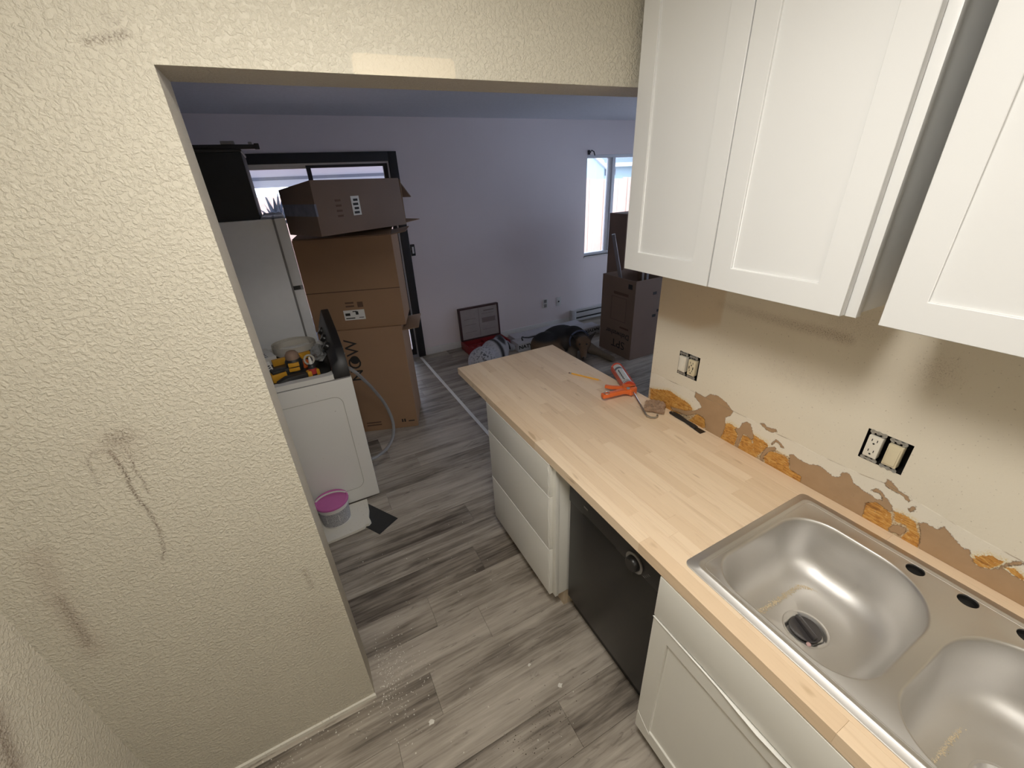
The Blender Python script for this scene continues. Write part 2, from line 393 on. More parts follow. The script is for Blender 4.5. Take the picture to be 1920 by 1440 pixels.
def thing(name, label, cat, loc, group=None):
    o = bpy.data.objects.new(name, None); o.empty_display_size = .05; COL.objects.link(o); o.location = loc
    o['label'] = label; o['category'] = cat
    if group: o['group'] = group
    BASE[o.name] = Vector(loc); return o
def tag(o, label, cat, group=None, kind=None):
    o['label'] = label; o['category'] = cat
    if group: o['group'] = group
    if kind: o['kind'] = kind
    return o
def struct(o): o['kind'] = 'structure'; return o
def lab(o, l): o['label'] = l; return o
def box(name, lo, hi, mat, parent=None, origin=(0, 0, 0), bevel=0.0):
    return MB().box(lo, hi).build(name, mat, parent, origin, bevel=bevel)

def text(name, s, mtx, mat, parent, size=.1, squash=1.0, bold=0.0):
    c = bpy.data.curves.new('t', 'FONT'); c.body = s; c.size = size; c.align_x = 'CENTER'; c.align_y = 'CENTER'; c.extrude = .0004; c.offset = bold
    c.resolution_u = 3
    ob = bpy.data.objects.new('t', c); COL.objects.link(ob)
    dg = bpy.context.evaluated_depsgraph_get(); me = bpy.data.meshes.new_from_object(ob.evaluated_get(dg))
    bpy.data.objects.remove(ob); bpy.data.curves.remove(c)
    mb = MB(); mb.T = mtx @ Matrix.Diagonal((squash, 1, 1, 1))
    mb.add([tuple(v.co) for v in me.vertices], [tuple(p.vertices) for p in me.polygons]); bpy.data.meshes.remove(me)
    return mb.build(name, mat, parent)
def frame(o, right, up):
    r = Vector(right).normalized(); u = Vector(up).normalized(); n = r.cross(u); m = Matrix.Identity(4)
    for i in range(3): m[i][0] = r[i]; m[i][1] = u[i]; m[i][2] = n[i]; m[i][3] = o[i]
    return m

def seg_dist(P, poly, closed):
    Q = np.array(poly, float); n = len(Q); d = np.full(len(P), 1e9)
    for i in range(n if closed else n - 1):
        a, b = Q[i], Q[(i + 1) % n]; ab = b - a; t = np.clip(((P - a) @ ab) / (ab @ ab + 1e-12), 0, 1)
        d = np.minimum(d, np.linalg.norm(P - (a + t[:, None] * ab), axis=1))
    return d
def sdf(P, polys):
    out = np.full(len(P), 1e3)
    for poly in polys:
        d = seg_dist(P, poly, True); Q = np.array(poly); ins = np.zeros(len(P), bool); j = len(Q) - 1
        for i in range(len(Q)):
            yi, zi = Q[i]; yj, zj = Q[j]
            c = (zi > P[:, 1]) != (zj > P[:, 1])
            ins ^= c & (P[:, 0] < (yj - yi) * (P[:, 1] - zi) / (zj - zi + 1e-12) + yi); j = i
        out = np.minimum(out, np.where(ins, -d, d))
    return out
def set_attr(me, name, vals):
    a = me.attributes.new(name, 'FLOAT', 'POINT'); a.data.foreach_set('value', np.asarray(vals, np.float32))
def grid_faces(nu, nv, skip=None, base=0):
    f = []
    for i in range(nu - 1):
        for j in range(nv - 1):
            if skip is not None and skip[i, j]: continue
            f.append((base + i * nv + j, base + (i + 1) * nv + j, base + (i + 1) * nv + j + 1, base + i * nv + j + 1))
    return f
def mesh_obj(name, v, f, mat):
    me = bpy.data.meshes.new(name); me.from_pydata(v, [], f); me.materials.append(mat); me.update()
    o = bpy.data.objects.new(name, me); COL.objects.link(o); BASE[o.name] = Vector((0, 0, 0)); return o, me

# ---------------------------------------------------------------- setting: floors, walls, ceilings
ZC = .915; YF = 3.478; CEIL = 2.447; XL = -2.147; YB = -2.6; XR = 4.5; XLL = -3.2
JX = -1.474; JT = .15; HZ = 2.094; WE = .106
floor = struct(box('floor', (XLL - .1, YB - .1, -.08), (XR + .1, YF + .12, -.006), M['subfloor']))
PW, PL = .177, 1.22
row0 = -.025 + PW * -15
k = 0
fixed = {0: -1.153 - .0, 1: None, 2: -.824, -1: -1.25, -3: -.83}
for r in range(0, 36):
    y0 = row0 + r * PW; y1 = y0 + PW
    if y0 > YF or y1 < YB: continue
    idx = r - 15
    anchor = {1: -1.153, 2: -.824, -1: -1.25, -3: -.83}.get(idx, RNG.uniform(0, PL))
    x = anchor - math.ceil((anchor - XLL) / PL) * PL
    while x < XR:
        a, b = max(x, XLL), min(x + PL, XR)
        x += PL
        if b - a < .02: continue
        if idx < 0 and (b < XL or a > .1): continue
        lo = max(y0, YB) + .0003; hi = min(y1, YF) - .0003
        MB().slab((a + .0003, lo, -.006), (b - .0003, hi, 0), .0010).build('floor_plank', M['plank'], floor)

# --- wall with the wide opening (y = 0), drywall return into the living room
def front_wall():
    vs_, fs, st, pal, drt = [], [], [], [], []
    def g(xs, zs, y, zfun=None):
        X, Z = np.meshgrid(xs, zs, indexing='ij'); P = np.stack([X.ravel(), Z.ravel()], 1)
        b = len(vs_)
        vs_.extend([(float(p[0]), y, float(p[1])) for p in P]); fs.extend(grid_faces(len(xs), len(zs), base=b))
        return P
    DR = [[(-1.818, 1.359), (-1.815, 1.338), (-1.814, 1.31), (-1.813, 1.282), (-1.817, 1.265), (-1.817, 1.222), (-1.813, 1.187), (-1.811, 1.158), (-1.812, 1.112), (-1.816, 1.088), (-1.824, 1.044), (-1.838, 1.013)],
          [(-1.79, 1.354), (-1.788, 1.321), (-1.795, 1.302), (-1.791, 1.269), (-1.792, 1.221)], [(-1.823, 1.361), (-1.844, 1.368), (-1.862, 1.347), (-1.864, 1.307), (-1.866, 1.28)]]
    xs = np.linspace(XL, JX, 150); zs = np.linspace(0.0, CEIL, 480)
    P = g(xs, zs, 0.0)
    s = np.exp(-(seg_dist(P, DR[0], False) / .0045) ** 2) * np.clip(.9 + (P[:, 1] - 1.0) * 1.8, .55, 1.5)
    s = np.maximum(s, 1.1 * np.exp(-(seg_dist(P, DR[1], False) / .0032) ** 2)); s = np.maximum(s, .8 * np.exp(-(seg_dist(P, DR[2], False) / .0032) ** 2))
    s = np.maximum(s, .85 * np.exp(-(((P[:, 0] + 1.79) / .032) ** 2 + ((P[:, 1] - 1.385) / .024) ** 2)))
    s = np.maximum(s, .8 * np.exp(-(seg_dist(P, [(-2.05, 1.0), (-2.062, .83)], False) / .014) ** 2)); s = np.maximum(s, .7 * np.exp(-(seg_dist(P, [(-1.547, .791), (-1.543, .712)], False) / .010) ** 2))
    s = np.maximum(s, .9 * np.exp(-(seg_dist(P, [(-1.56, 2.12), (-1.50, 2.135)], False) / .007) ** 2)); s = np.maximum(s, .5 * np.exp(-(seg_dist(P, [(-1.52, 2.16), (-1.505, 2.15)], False) / .006) ** 2))
    st.extend(s); pal.extend(np.zeros(len(P)))
    d = .5 * np.exp(-(seg_dist(P, [(-2.03, 1.14), (-2.055, 1.0), (-2.062, .80)], False) / .03) ** 2)
    d = np.maximum(d, .35 * np.exp(-(((P[:, 0] + 1.80) / .06) ** 2 + ((P[:, 1] - 1.36) / .05) ** 2)))
    d = np.maximum(d, .25 * np.exp(-((P[:, 0] + 1.56) / .08) ** 2 - ((P[:, 1] - .55) / .09) ** 2))
    drt.extend(d)
    xs = np.linspace(JX, 0.0, 200); zs = np.linspace(HZ, CEIL, 60)
    P = g(xs, zs, 0.008)
    # the lintel edge climbs a little to the far end
    b = len(vs_) - len(P)
    for i in range(len(P)):
        x, y, z = vs_[b + i]; t = (CEIL - z) / (CEIL - HZ); vs_[b + i] = (x, 0.008 - .008 * math.exp(-((x - JX) / .012)), z + t * .011 * (x - JX) / 1.474)
    w = np.exp(-np.clip(np.abs(P[:, 0] + 1.0) - .105, 0, 9) ** 2 / .0003) * np.exp(-np.clip(np.abs(P[:, 1] - 2.112) - .014, 0, 9) ** 2 / .0001)
    st.extend(np.zeros(len(P))); pal.extend(w); drt.extend(np.zeros(len(P)))
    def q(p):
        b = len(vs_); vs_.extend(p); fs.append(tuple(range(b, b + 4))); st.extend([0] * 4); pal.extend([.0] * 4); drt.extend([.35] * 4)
    hz1 = HZ + .011
    q([(JX, 0, 0), (JX, JT, 0), (JX, JT, HZ), (JX, 0, HZ)])                       # jamb return
    q([(JX, .0, HZ), (JX, JT, HZ), (.0, JT, hz1), (.0, .008, hz1)])               # underside of lintel
    q([(JX, JT, HZ), (JX, JT, CEIL), (.0, JT, CEIL), (.0, JT, hz1)]); q([(XLL, JT, 0), (XLL, JT, CEIL), (JX, JT, CEIL), (JX, JT, 0)])
    o, me = mesh_obj('wall_front', vs_, fs, M['plaster'])
    for n_, a in (('stain', st), ('pale', pal), ('dirt', drt)): set_attr(me, n_, a)
    bm = bmesh.new(); bm.from_mesh(me); bmesh.ops.recalc_face_normals(bm, faces=bm.faces); bm.to_mesh(me); bm.free()
    return struct(o)
front_wall()

TAN = [[(-0.142, 1.058), (-0.187, 1.053), (-0.21, 1.078), (-0.245, 1.085), (-0.279, 1.074), (-0.303, 1.059), (-0.316, 1.05), (-0.31, 1.029), (-0.292, 1.013), (-0.291, 0.997), (-0.298, 0.982), (-0.294, 0.938), (-0.281, 0.90), (-0.224, 0.90), (-0.205, 0.961), (-0.165, 0.965), (-0.119, 0.931), (-0.038, 0.921), (-0.03, 0.932), (-0.105, 0.949), (-0.153, 0.973), (-0.182, 1.002), (-0.169, 1.019), (-0.141, 1.035)], [(-0.334, 0.982), (-0.354, 0.998), (-0.36, 1.021), (-0.374, 1.037), (-0.391, 1.034), (-0.401, 1.016), (-0.413, 0.986), (-0.407, 0.975), (-0.387, 0.983), (-0.372, 0.981), (-0.367, 0.955), (-0.365, 0.90), (-0.35, 0.90), (-0.355, 0.965), (-0.342, 0.979)], [(-0.42, 1.054), (-0.436, 1.062), (-0.451, 1.053), (-0.479, 1.061), (-0.484, 1.054), (-0.465, 1.04), (-0.45, 1.043)], [(-0.476, 1.0), (-0.488, 1.024), (-0.505, 1.021), (-0.521, 1.008), (-0.516, 1.003), (-0.5, 1.014), (-0.489, 1.015), (-0.482, 0.997)], [(-0.451, 0.928), (-0.466, 0.978), (-0.495, 0.996), (-0.496, 0.98), (-0.479, 0.968), (-0.463, 0.935), (-0.47, 0.90)], [(-0.542, 0.994), (-0.554, 1.001), (-0.574, 0.995), (-0.589, 0.994), (-0.609, 0.996), (-0.634, 1.008), (-0.654, 1.004), (-0.675, 0.996), (-0.692, 1.001), (-0.698, 1.025), (-0.708, 1.032), (-0.721, 1.025), (-0.731, 1.008), (-0.743, 1.006), (-0.762, 0.999), (-0.777, 0.999), (-0.795, 0.994), (-0.807, 0.999), (-0.806, 1.009), (-0.794, 1.016), (-0.774, 1.012), (-0.785, 1.028), (-0.799, 1.025), (-0.817, 1.01), (-0.833, 0.997), (-0.837, 0.984), (-0.833, 0.976), (-0.798, 0.986), (-0.776, 0.964), (-0.781, 0.937), (-0.78, 0.90), (-0.763, 0.90), (-0.677, 0.90), (-0.599, 0.90), (-0.598, 0.938), (-0.557, 0.941)], [(-0.894, 0.989), (-0.908, 0.999), (-0.932, 0.996), (-0.94, 1.015), (-0.954, 1.004), (-0.966, 0.995), (-0.985, 0.982), (-1.002, 0.986), (-1.004, 0.973), (-1.014, 0.959), (-1.028, 0.954), (-1.046, 0.965), (-1.061, 0.984), (-1.08, 0.978), (-1.2, 0.977), (-1.2, 0.89), (-0.923, 0.89), (-0.91, 0.956)], [(-0.796, 1.055), (-0.799, 1.069), (-0.808, 1.071), (-0.817, 1.061), (-0.835, 1.052), (-0.851, 1.049), (-0.861, 1.04), (-0.859, 1.034), (-0.85, 1.036), (-0.842, 1.046), (-0.822, 1.044), (-0.806, 1.046)], [(-0.864, 1.012), (-0.868, 1.026), (-0.877, 1.033), (-0.876, 1.016), (-0.869, 1.007)], [(-0.847, 0.928), (-0.853, 0.946), (-0.876, 0.954), (-0.881, 0.946), (-0.876, 0.923), (-0.849, 0.916)], [(-1.045, 0.968), (-1.058, 0.998), (-1.069, 1.02), (-1.078, 1.027), (-1.081, 1.018), (-1.07, 1.006), (-1.059, 0.989), (-1.052, 0.971)]]
ORN = [[(0.097, 0.968), (0.033, 0.991), (-0.012, 1.006), (-0.069, 0.997), (-0.113, 0.993), (-0.147, 0.975), (-0.108, 0.935), (-0.038, 0.90), (0.092, 0.90)], [(-0.124, 0.90), (-0.165, 0.962), (-0.203, 0.97), (-0.223, 0.932), (-0.19, 0.90)], [(-0.293, 0.986), (-0.318, 0.999), (-0.343, 0.992), (-0.355, 0.965), (-0.35, 0.90), (-0.286, 0.90), (-0.296, 0.962)], [(-0.373, 0.98), (-0.406, 0.978), (-0.429, 0.935), (-0.43, 0.90), (-0.364, 0.90)], [(-0.409, 1.0), (-0.459, 0.994), (-0.471, 0.985), (-0.453, 0.946), (-0.432, 0.90)], [(-0.464, 0.932), (-0.479, 0.97), (-0.513, 0.979), (-0.542, 0.978), (-0.557, 0.941), (-0.583, 0.948), (-0.602, 0.933), (-0.603, 0.90), (-0.48, 0.90)], [(-0.681, 0.964), (-0.699, 0.98), (-0.726, 0.982), (-0.743, 0.973), (-0.762, 0.90), (-0.68, 0.90)], [(-0.774, 0.962), (-0.78, 0.978), (-0.798, 0.986), (-0.824, 0.981), (-0.839, 0.969), (-0.848, 0.942), (-0.847, 0.90), (-0.782, 0.90)], [(-0.841, 0.983), (-0.86, 0.99), (-0.888, 0.986), (-0.908, 0.954), (-0.921, 0.90), (-0.873, 0.90), (-0.887, 0.951), (-0.874, 0.961), (-0.85, 0.956)], [(-1.01, 0.959), (-1.012, 0.977), (-1.03, 0.999), (-1.056, 1.003), (-1.051, 0.985), (-1.044, 0.966), (-1.028, 0.954)], [(-1.059, 0.99), (-1.073, 0.997), (-1.09, 0.993), (-1.096, 0.977), (-1.07, 0.983)]]
# the tan paper lies over the orange board: cut the orange back where the tan reaches
LINE = [(0.106, 1.05), (-0.132, 1.054), (-0.341, 1.052), (-0.393, 1.053), (-0.483, 1.046), (-0.557, 1.048), (-0.621, 1.044), (-0.748, 1.048), (-0.796, 1.055), (-0.856, 1.049), (-1.0, 1.03), (-1.5, 1.0)]
HOLES = [(-.137, -.036, 1.102, 1.206), (-.820, -.716, 1.100, 1.197)]
FILL = [[(-.36, .90), (-.36, .975), (-.40, .985), (-.44, .99), (-.47, .98), (-.50, .985), (-.545, .985), (-.60, .97), (-.60, .90)], [(-.66, .90), (-.66, .985), (-.70, .99), (-.745, .99), (-.83, .985), (-.86, .992), (-.89, .988), (-.94, .985), (-.94, .90)], [(.106, .90), (.106, .972), (0, .985), (-.1, .975), (-.2, .96), (-.3, .975), (-.3, .90)]]
def right_wall():
    ys = list(np.arange(-1.5, WE - .001, .005)) + [WE]; zs = list(np.arange(.88, 1.108, .004)) + list(np.arange(1.112, 1.62, .009)) + [1.62]
    ys, zs = np.array(ys), np.array(zs)
    for h in HOLES:
        for v in h[:2]: ys[np.argmin(abs(ys - v))] = v
        for v in h[2:]: zs[np.argmin(abs(zs - v))] = v
    Yg, Zg = np.meshgrid(ys, zs, indexing='ij'); P = np.stack([Yg.ravel(), Zg.ravel()], 1)
    skip = np.zeros((len(ys), len(zs)), bool)
    for h in HOLES:
        yc = (ys[:-1] + ys[1:]) / 2; zc = (zs[:-1] + zs[1:]) / 2
        a = (yc > h[0]) & (yc < h[1]); b = (zc > h[2]) & (zc < h[3]); skip[:-1, :-1] |= a[:, None] & b[None, :]
    vs_ = [(0.0, float(p[0]), float(p[1])) for p in P]; fs = grid_faces(len(ys), len(zs), skip)
    n = len(P); low = P[:, 1] < 1.12
    tan = np.full(n, .2); orn = np.full(n, .2)
    tan[low] = sdf(P[low], TAN); orn[low] = sdf(P[low], ORN); fil = np.full(n, .2); fil[low] = sdf(P[low], FILL)
    Lq = sorted(LINE); line = P[:, 1] - np.interp(P[:, 0], [p[0] for p in Lq], [p[1] for p in Lq])
    d = seg_dist(P, [(-.177, 1.437), (-.322, 1.432), (-.462, 1.43), (-.553, 1.432), (-.6, 1.43)], False)
    wgt = np.interp(-P[:, 0], [.1, .25, .5, .58, .66], [.2, .45, .75, .95, .3])
    mold = np.exp(-(d / .018) ** 2) * wgt
    mold = np.maximum(mold, .42 * np.exp(-((P[:, 0] + .80) / .05) ** 2 - ((P[:, 1] - 1.41) / .05) ** 2))
    mold = np.maximum(mold, .35 * np.exp(-((P[:, 0] + .6) / .10) ** 2 - ((P[:, 1] - 1.47) / .05) ** 2))
    mold = np.maximum(mold, .22 * np.exp(-((P[:, 0] + .5) / .16) ** 2 - ((P[:, 1] - 1.27) / .05) ** 2))
    patch = ((P[:, 0] > -.20) & (P[:, 1] > 1.285)).astype(float) * np.clip((P[:, 0] + .20) / .012, 0, 1) * np.clip((P[:, 1] - 1.30 - .45 * np.clip(-P[:, 0] - .09, 0, 1)) / .03, 0, 1)
    ext = {'fill': list(fil), 'tan': list(tan), 'orn': list(orn), 'line': list(line), 'mold': list(mold), 'patch': list(patch)}
    dv = {'fill': .2, 'tan': .2, 'orn': .2, 'line': .2, 'mold': 0, 'patch': 0}
    def q(p):
        b = len(vs_); vs_.extend(p); fs.append(tuple(range(b, b + len(p))))
        for k_ in ext: ext[k_].extend([dv[k_]] * len(p))
    T = .12
    q([(0, YB, 0), (0, WE, 0), (0, WE, .88), (0, YB, .88)]); q([(0, YB, 1.62), (0, WE, 1.62), (0, WE, CEIL), (0, YB, CEIL)]); q([(0, YB, .88), (0, -1.5, .88), (0, -1.5, 1.62), (0, YB, 1.62)])
    q([(0, WE, 0), (T, WE, 0), (T, WE, CEIL), (0, WE, CEIL)]); q([(T, YB, 0), (T, WE, 0), (T, WE, CEIL), (T, YB, CEIL)])
    o, me = mesh_obj('wall_right', vs_, fs, M['rwall'])
    for k_, a in ext.items(): set_attr(me, k_, a)
    bm = bmesh.new(); bm.from_mesh(me); bmesh.ops.recalc_face_normals(bm, faces=bm.faces); bm.to_mesh(me); bm.free()
    return struct(o)
right_wall()
def attr_wall(name, lo, hi):
    o = struct(box(name, lo, hi, M['plaster'])); return o
def left_wall():
    ys = np.linspace(YB, 0, 131); zs = np.linspace(0, CEIL, 123)
    Yg, Zg = np.meshgrid(ys, zs, indexing='ij'); P = np.stack([Yg.ravel(), Zg.ravel()], 1); n = len(P)
    vs_ = [(XL, float(a), float(b)) for a, b in P]; fs = grid_faces(len(ys), len(zs))
    vs_ += [(XL - .1, YB, 0), (XL - .1, 0, 0), (XL - .1, 0, CEIL), (XL - .1, YB, CEIL)]; fs.append((n, n + 1, n + 2, n + 3))
    o, me = mesh_obj('wall_left', vs_, fs, M['plaster_lit'])
    d = seg_dist(P, [(-.17, .89), (-.20, .83), (-.222, .77)], False)
    for nm, a in (('stain', 1.0 * np.exp(-(d / .02) ** 2)), ('dirt', .8 * np.exp(-(d / .035) ** 2)), ('pale', np.zeros(n))): set_attr(me, nm, np.concatenate([a, np.zeros(4)]))
    return struct(o)
left_wall()
attr_wall('wall_back', (XL - .1, YB - .1, 0), (.12, YB, CEIL))
struct(box('ceiling', (XL - .1, YB - .1, CEIL), (.12, JT, CEIL + .08), M['k_ceiling']))
struct(box('ceiling', (XLL - .1, JT, CEIL), (XR + .1, YF + .12, CEIL + .08), M['lr_ceiling']))
struct(box('ceiling', (.12, .0, CEIL), (XR + .1, JT, CEIL + .08), M['lr_ceiling']))
struct(box('wall_near', (.12, .0, 0), (XR + .1, .10, CEIL), M['lr_wall']))
struct(box('wall_west', (XLL - .1, JT, 0), (XLL, YF + .12, CEIL), M['lr_wall']))
DX0, DX1, DZ = -1.78, -.268, 2.077
WX0, WX1, WZ0, WZ1 = 2.14, 3.42, .885, 2.085
far = MB()
T = .12
for lo, hi in [((XLL, 0), (DX0, CEIL)), ((DX0, DZ), (DX1, CEIL)), ((DX1, 0), (WX0, CEIL)), ((WX0, 0), (WX1, WZ0)), ((WX0, WZ1), (WX1, CEIL)), ((WX1, 0), (XR, CEIL))]:
    far.box((lo[0], YF, lo[1]), (hi[0], YF + T, hi[1]))
struct(far.build('wall_far', M['lr_wall']))
east = MB()
for (y0, z0), (y1, z1) in [((.1, 0), (.7, CEIL)), ((.7, 0), (3.1, .15)), ((.7, 2.15), (3.1, CEIL)), ((3.1, 0), (YF + T, CEIL))]:
    east.box((XR, y0, z0), (XR + .1, y1, z1))
struct(east.build('wall_east', M['lr_wall']))
struct(MB().box((DX1 + .10, YF - .013, 0), (1.92, YF, .088)).box((1.90, YF - .013, 0), (XR, YF, .03)).build('baseboard_far', M['white_trim'], bevel=.003))
struct(MB().prism([(XL, -.010), (JX - .03, -.008), (JX + .004, -.012), (JX + .002, 0), (XL, 0)], 0, .016).build('trim_1', M['pale_board']))
tag(MB().slab((-.272, 1.35, 0), (-.243, YF - .05, .004), .001).build('floor_strip', M['film'], origin=(-.258, 2.3, 0)), 'narrow white strip lying on the floor between countertop and patio door', 'trim strip')

# ---------------------------------------------------------------- patio door and window
door = struct(MB().box((DX0 - .083, YF - .02, 0), (DX0, YF + .005, DZ + .083)).box((DX1, YF - .02, 0), (DX1 + .083, YF + .005, DZ + .083)).box((DX0, YF - .02, DZ), (DX1, YF + .005, DZ + .083)).build('door_1', M['black_trim'], bevel=.003))
f_ = MB()
f_.box((DX0, YF, DZ - .016), (DX1, YF + .10, DZ)).box((DX0, YF, .03), (DX0 + .016, YF + .10, DZ - .016)).box((DX1 - .016, YF, .03), (DX1, YF + .10, DZ - .016)).box((DX0, YF, 0), (DX1, YF + .10, .03))
f_.build('track_frame', M['alu'], door)
for i, (a, b, yy) in enumerate(((DX0 + .016, -.98, .055), (-1.02, DX1 - .016, .015))):
    p = MB()
    for lo, hi in (((a, .03), (a + .038, DZ - .016)), ((b - .038, .03), (b, DZ - .016)), ((a + .038, DZ - .04), (b - .038, DZ - .016)), ((a + .038, .03), (b - .038, .10))):
        p.box((lo[0], YF + yy, lo[1]), (hi[0], YF + yy + .03, hi[1]))
    pn = p.build('sliding_panel', M['black_trim'] if i else M['alu'], door)
    box('glass_pane', (a + .036, YF + yy + .012, .09), (b - .036, YF + yy + .016, DZ - .036), M['glass'], pn)
win = MB(); cxw = 2.565
for lo, hi in (((WX0, WZ0 + .035), (WX0 + .03, WZ1 - .035)), ((WX1 - .03, WZ0 + .035), (WX1, WZ1 - .035)), ((WX0, WZ1 - .035), (WX1, WZ1)), ((WX0, WZ0), (WX1, WZ0 + .035))):
    win.box((lo[0], YF + .035, lo[1]), (hi[0], YF + .105, hi[1]))
win.box((cxw - .048, YF + .03, WZ0 + .035), (cxw + .048, YF + .09, WZ1 - .035)).box((cxw - .012, YF + .02, WZ0 + .036), (cxw + .012, YF + .03, WZ1 - .036))
win = struct(win.build('window_1', M['vinyl_frame'], bevel=.003))
MB().box((WX0 - .005, YF - .012, WZ0 - .018), (WX1, YF + .06, WZ0)).build('window_sill', M['white_trim'], win, bevel=.003)
box('glass_pane', (WX0 + .028, YF + .066, WZ0 + .03), (cxw - .04, YF + .070, WZ1 - .03), M['glass'], win)
box('glass_pane', (cxw + .04, YF + .080, WZ0 + .03), (WX1 - .028, YF + .084, WZ1 - .03), M['glass'], win)
w2 = MB()
for (y0, z0), (y1, z1) in [((.7, .19), (.74, 2.11)), ((3.06, .19), (3.1, 2.11)), ((.7, 2.11), (3.1, 2.15)), ((.7, .15), (3.1, .19)), ((1.88, .19), (1.92, 2.11))]:
    w2.box((XR + .02, y0, z0), (XR + .08, y1, z1))
w2 = struct(w2.build('added_side_window', M['vinyl_frame']))  # window added out of view, made large to bring daylight into the room
box('glass_pane', (XR + .048, .73, .18), (XR + .052, 3.07, 2.12), M['glass'], w2)
hk = MB().tube([(2.165, YF, 2.105), (2.165, YF - .03, 2.11), (2.165, YF - .05, 2.13), (2.20, YF - .05, 2.115), (2.22, YF - .045, 2.075)], .007, 6).box((2.15, YF - .006, 2.085), (2.18, YF, 2.135))
tag(hk.build('curtain_bracket', M['black_trim'], origin=(2.165, YF, 2.1)), 'small black curtain bracket at top corner of the fence-view window', 'bracket')
sw = thing('wall_switch', 'dark-framed switch plate on wall just beside the black patio door trim', 'switch', (-.155, YF, 1.22))
MB().box((-.178, YF - .010, 1.165), (-.132, YF, 1.285)).build('plate', M['black_trim'], sw, bevel=.006)
MB().box((-.165, YF - .014, 1.19), (-.145, YF - .008, 1.26)).build('toggle', M['white_trim'], sw, bevel=.002)
for i, (x, z, l) in enumerate(((1.522, .35, 'blank two-slot outlet plate low on the far wall, nearer the red tool case'), (1.736, .343, 'outlet plate with one dark socket hole low on far wall, nearer the heater'))):
    t_ = thing('wall_outlet', l, 'outlet', (x, YF, z))
    MB().box((x - .038, YF - .006, z - .06), (x + .038, YF, z + .06)).build('cover_plate', M['white_trim'], t_, bevel=.002)
    if i == 0:
        for dz in (-.03, .03): MB().box((x - .02, YF - .009, z + dz - .02), (x + .02, YF - .004, z + dz + .02)).build('socket_face', M['gasket'], t_)
    else: MB().at((x, YF - .006, z), rx=math.pi / 2).lathe([(.011, 0), (.011, .004)], n=12).build('socket_face', M['void'], t_)
ht = thing('baseboard_heater', 'white electric baseboard heater along the far wall under the window', 'heater', (2.6, YF - .035, .03))
MB().box((1.92, YF - .055, .03), (3.5, YF - .0135, .19)).build('back_body', M['heater'], ht)
MB().box((1.99, YF - .072, .085), (3.5, YF - .055, .145)).box((1.99, YF - .072, .165), (3.5, YF - .055, .195)).box((1.92, YF - .072, .035), (1.99, YF - .055, .195)).box((1.99, YF - .072, .035), (3.5, YF - .055, .06)).build('front_cover', M['heater'], ht, bevel=.002)
box('heater_slot', (1.991, YF - .060, .1455), (3.499, YF - .0555, .1645), M['void'], ht); box('heater_slot', (1.991, YF - .060, .0605), (3.499, YF - .0555, .0845), M['void'], ht)

# ---------------------------------------------------------------- outdoors
struct(box('ground', (-25, YF + .125, -.25), (40, 45, -.12), M['gravel']))
fence = thing('garden_fence', 'tall cedar board fence across the yard behind the window', 'fence', (5.5, 7.2, -.12))
n_ = 0
xx = -9.0
while xx < 16:
    h = 1.77 + RNG.uniform(-.015, .015) - .012 * (xx - 5)
    if 3.6 < xx < 10:
        MB().at((xx, 7.2 + RNG.uniform(-.008, .008), 0)).box((-.068, -.01, -.12), (.068, .01, h)).build('picket', M['fence'], fence)
    xx += .141
for a_, b_ in ((-9, 3.53), (10.05, 16)): MB().box((a_, 7.19, -.12), (b_, 7.21, 1.77)).build('fence_panel', M['fence'], fence)
for z_ in (.4, 1.35): MB().box((-9, 7.22, z_), (16, 7.25, z_ + .09)).build('rail', M['fence'], fence)
hs = thing('neighbour_house', 'pale blue house with grey roof beyond the cedar fence', 'house', (12, 15, -.12))
MB().box((5.2, 13.0, -.12), (10.15, 19, 2.3)).build('gable_wall', M['siding'], hs)
MB().box((10.15, 13.6, -.12), (20, 19, 2.15)).build('side_wall', M['siding'], hs)
MB().hexa([(10.0, 13.2, 2.12), (20, 13.2, 2.12), (20, 19, 4.6), (10.0, 19, 4.6), (10.0, 13.2, 2.2), (20, 13.2, 2.2), (20, 19, 4.7), (10.0, 19, 4.7)]).build('roof', M['shingle'], hs)
MB().box((10.0, 13.16, 2.08), (20, 13.2, 2.22)).build('gutter', M['white_trim'], hs)
MB().hexa([(10.25, 12.9, 2.0), (10.25, 13.0, 2.0), (7.2, 13.0, 4.0), (7.2, 12.9, 4.0), (10.25, 12.9, 2.13), (10.25, 13.0, 2.13), (7.2, 13.0, 4.14), (7.2, 12.9, 4.14)]).build('fascia', M['white_trim'], hs)
MB().prism([(0, 0), (1, 0), (.5, 1)], 0, 1)
MB().hexa([(5.2, 13.0, 2.3), (10.15, 13.0, 2.3), (7.2, 13.0, 4.1), (7.19, 13.0, 4.1), (5.2, 13.2, 2.3), (10.15, 13.2, 2.3), (7.2, 13.2, 4.1), (7.19, 13.2, 4.1)]).build('gable_top', M['siding'], hs)
for x0 in (10.70, 11.02): MB().box((x0, 13.57, 1.78), (x0 + .2, 13.605, 2.02)).build('house_window', M['post'], hs)
pr = thing('porch_roof', 'pale patio cover seen through the top of the black patio door', 'porch roof', (-1.2, 4.6, 0))
MB().hexa([(-3.6, 3.60, 2.30), (1.2, 3.60, 2.30), (1.2, 5.7, 2.02), (-3.6, 5.7, 2.02), (-3.6, 3.60, 2.36), (1.2, 3.60, 2.36), (1.2, 5.7, 2.10), (-3.6, 5.7, 2.10)]).build('soffit', M['porch'], pr)
MB().box((-3.6, 5.68, 1.985), (1.2, 5.72, 2.025)).build('beam', M['post'], pr); MB().box((-3.6, 5.72, 1.90), (1.2, 5.76, 1.985)).build('gutter', M['vinyl_frame'], pr)
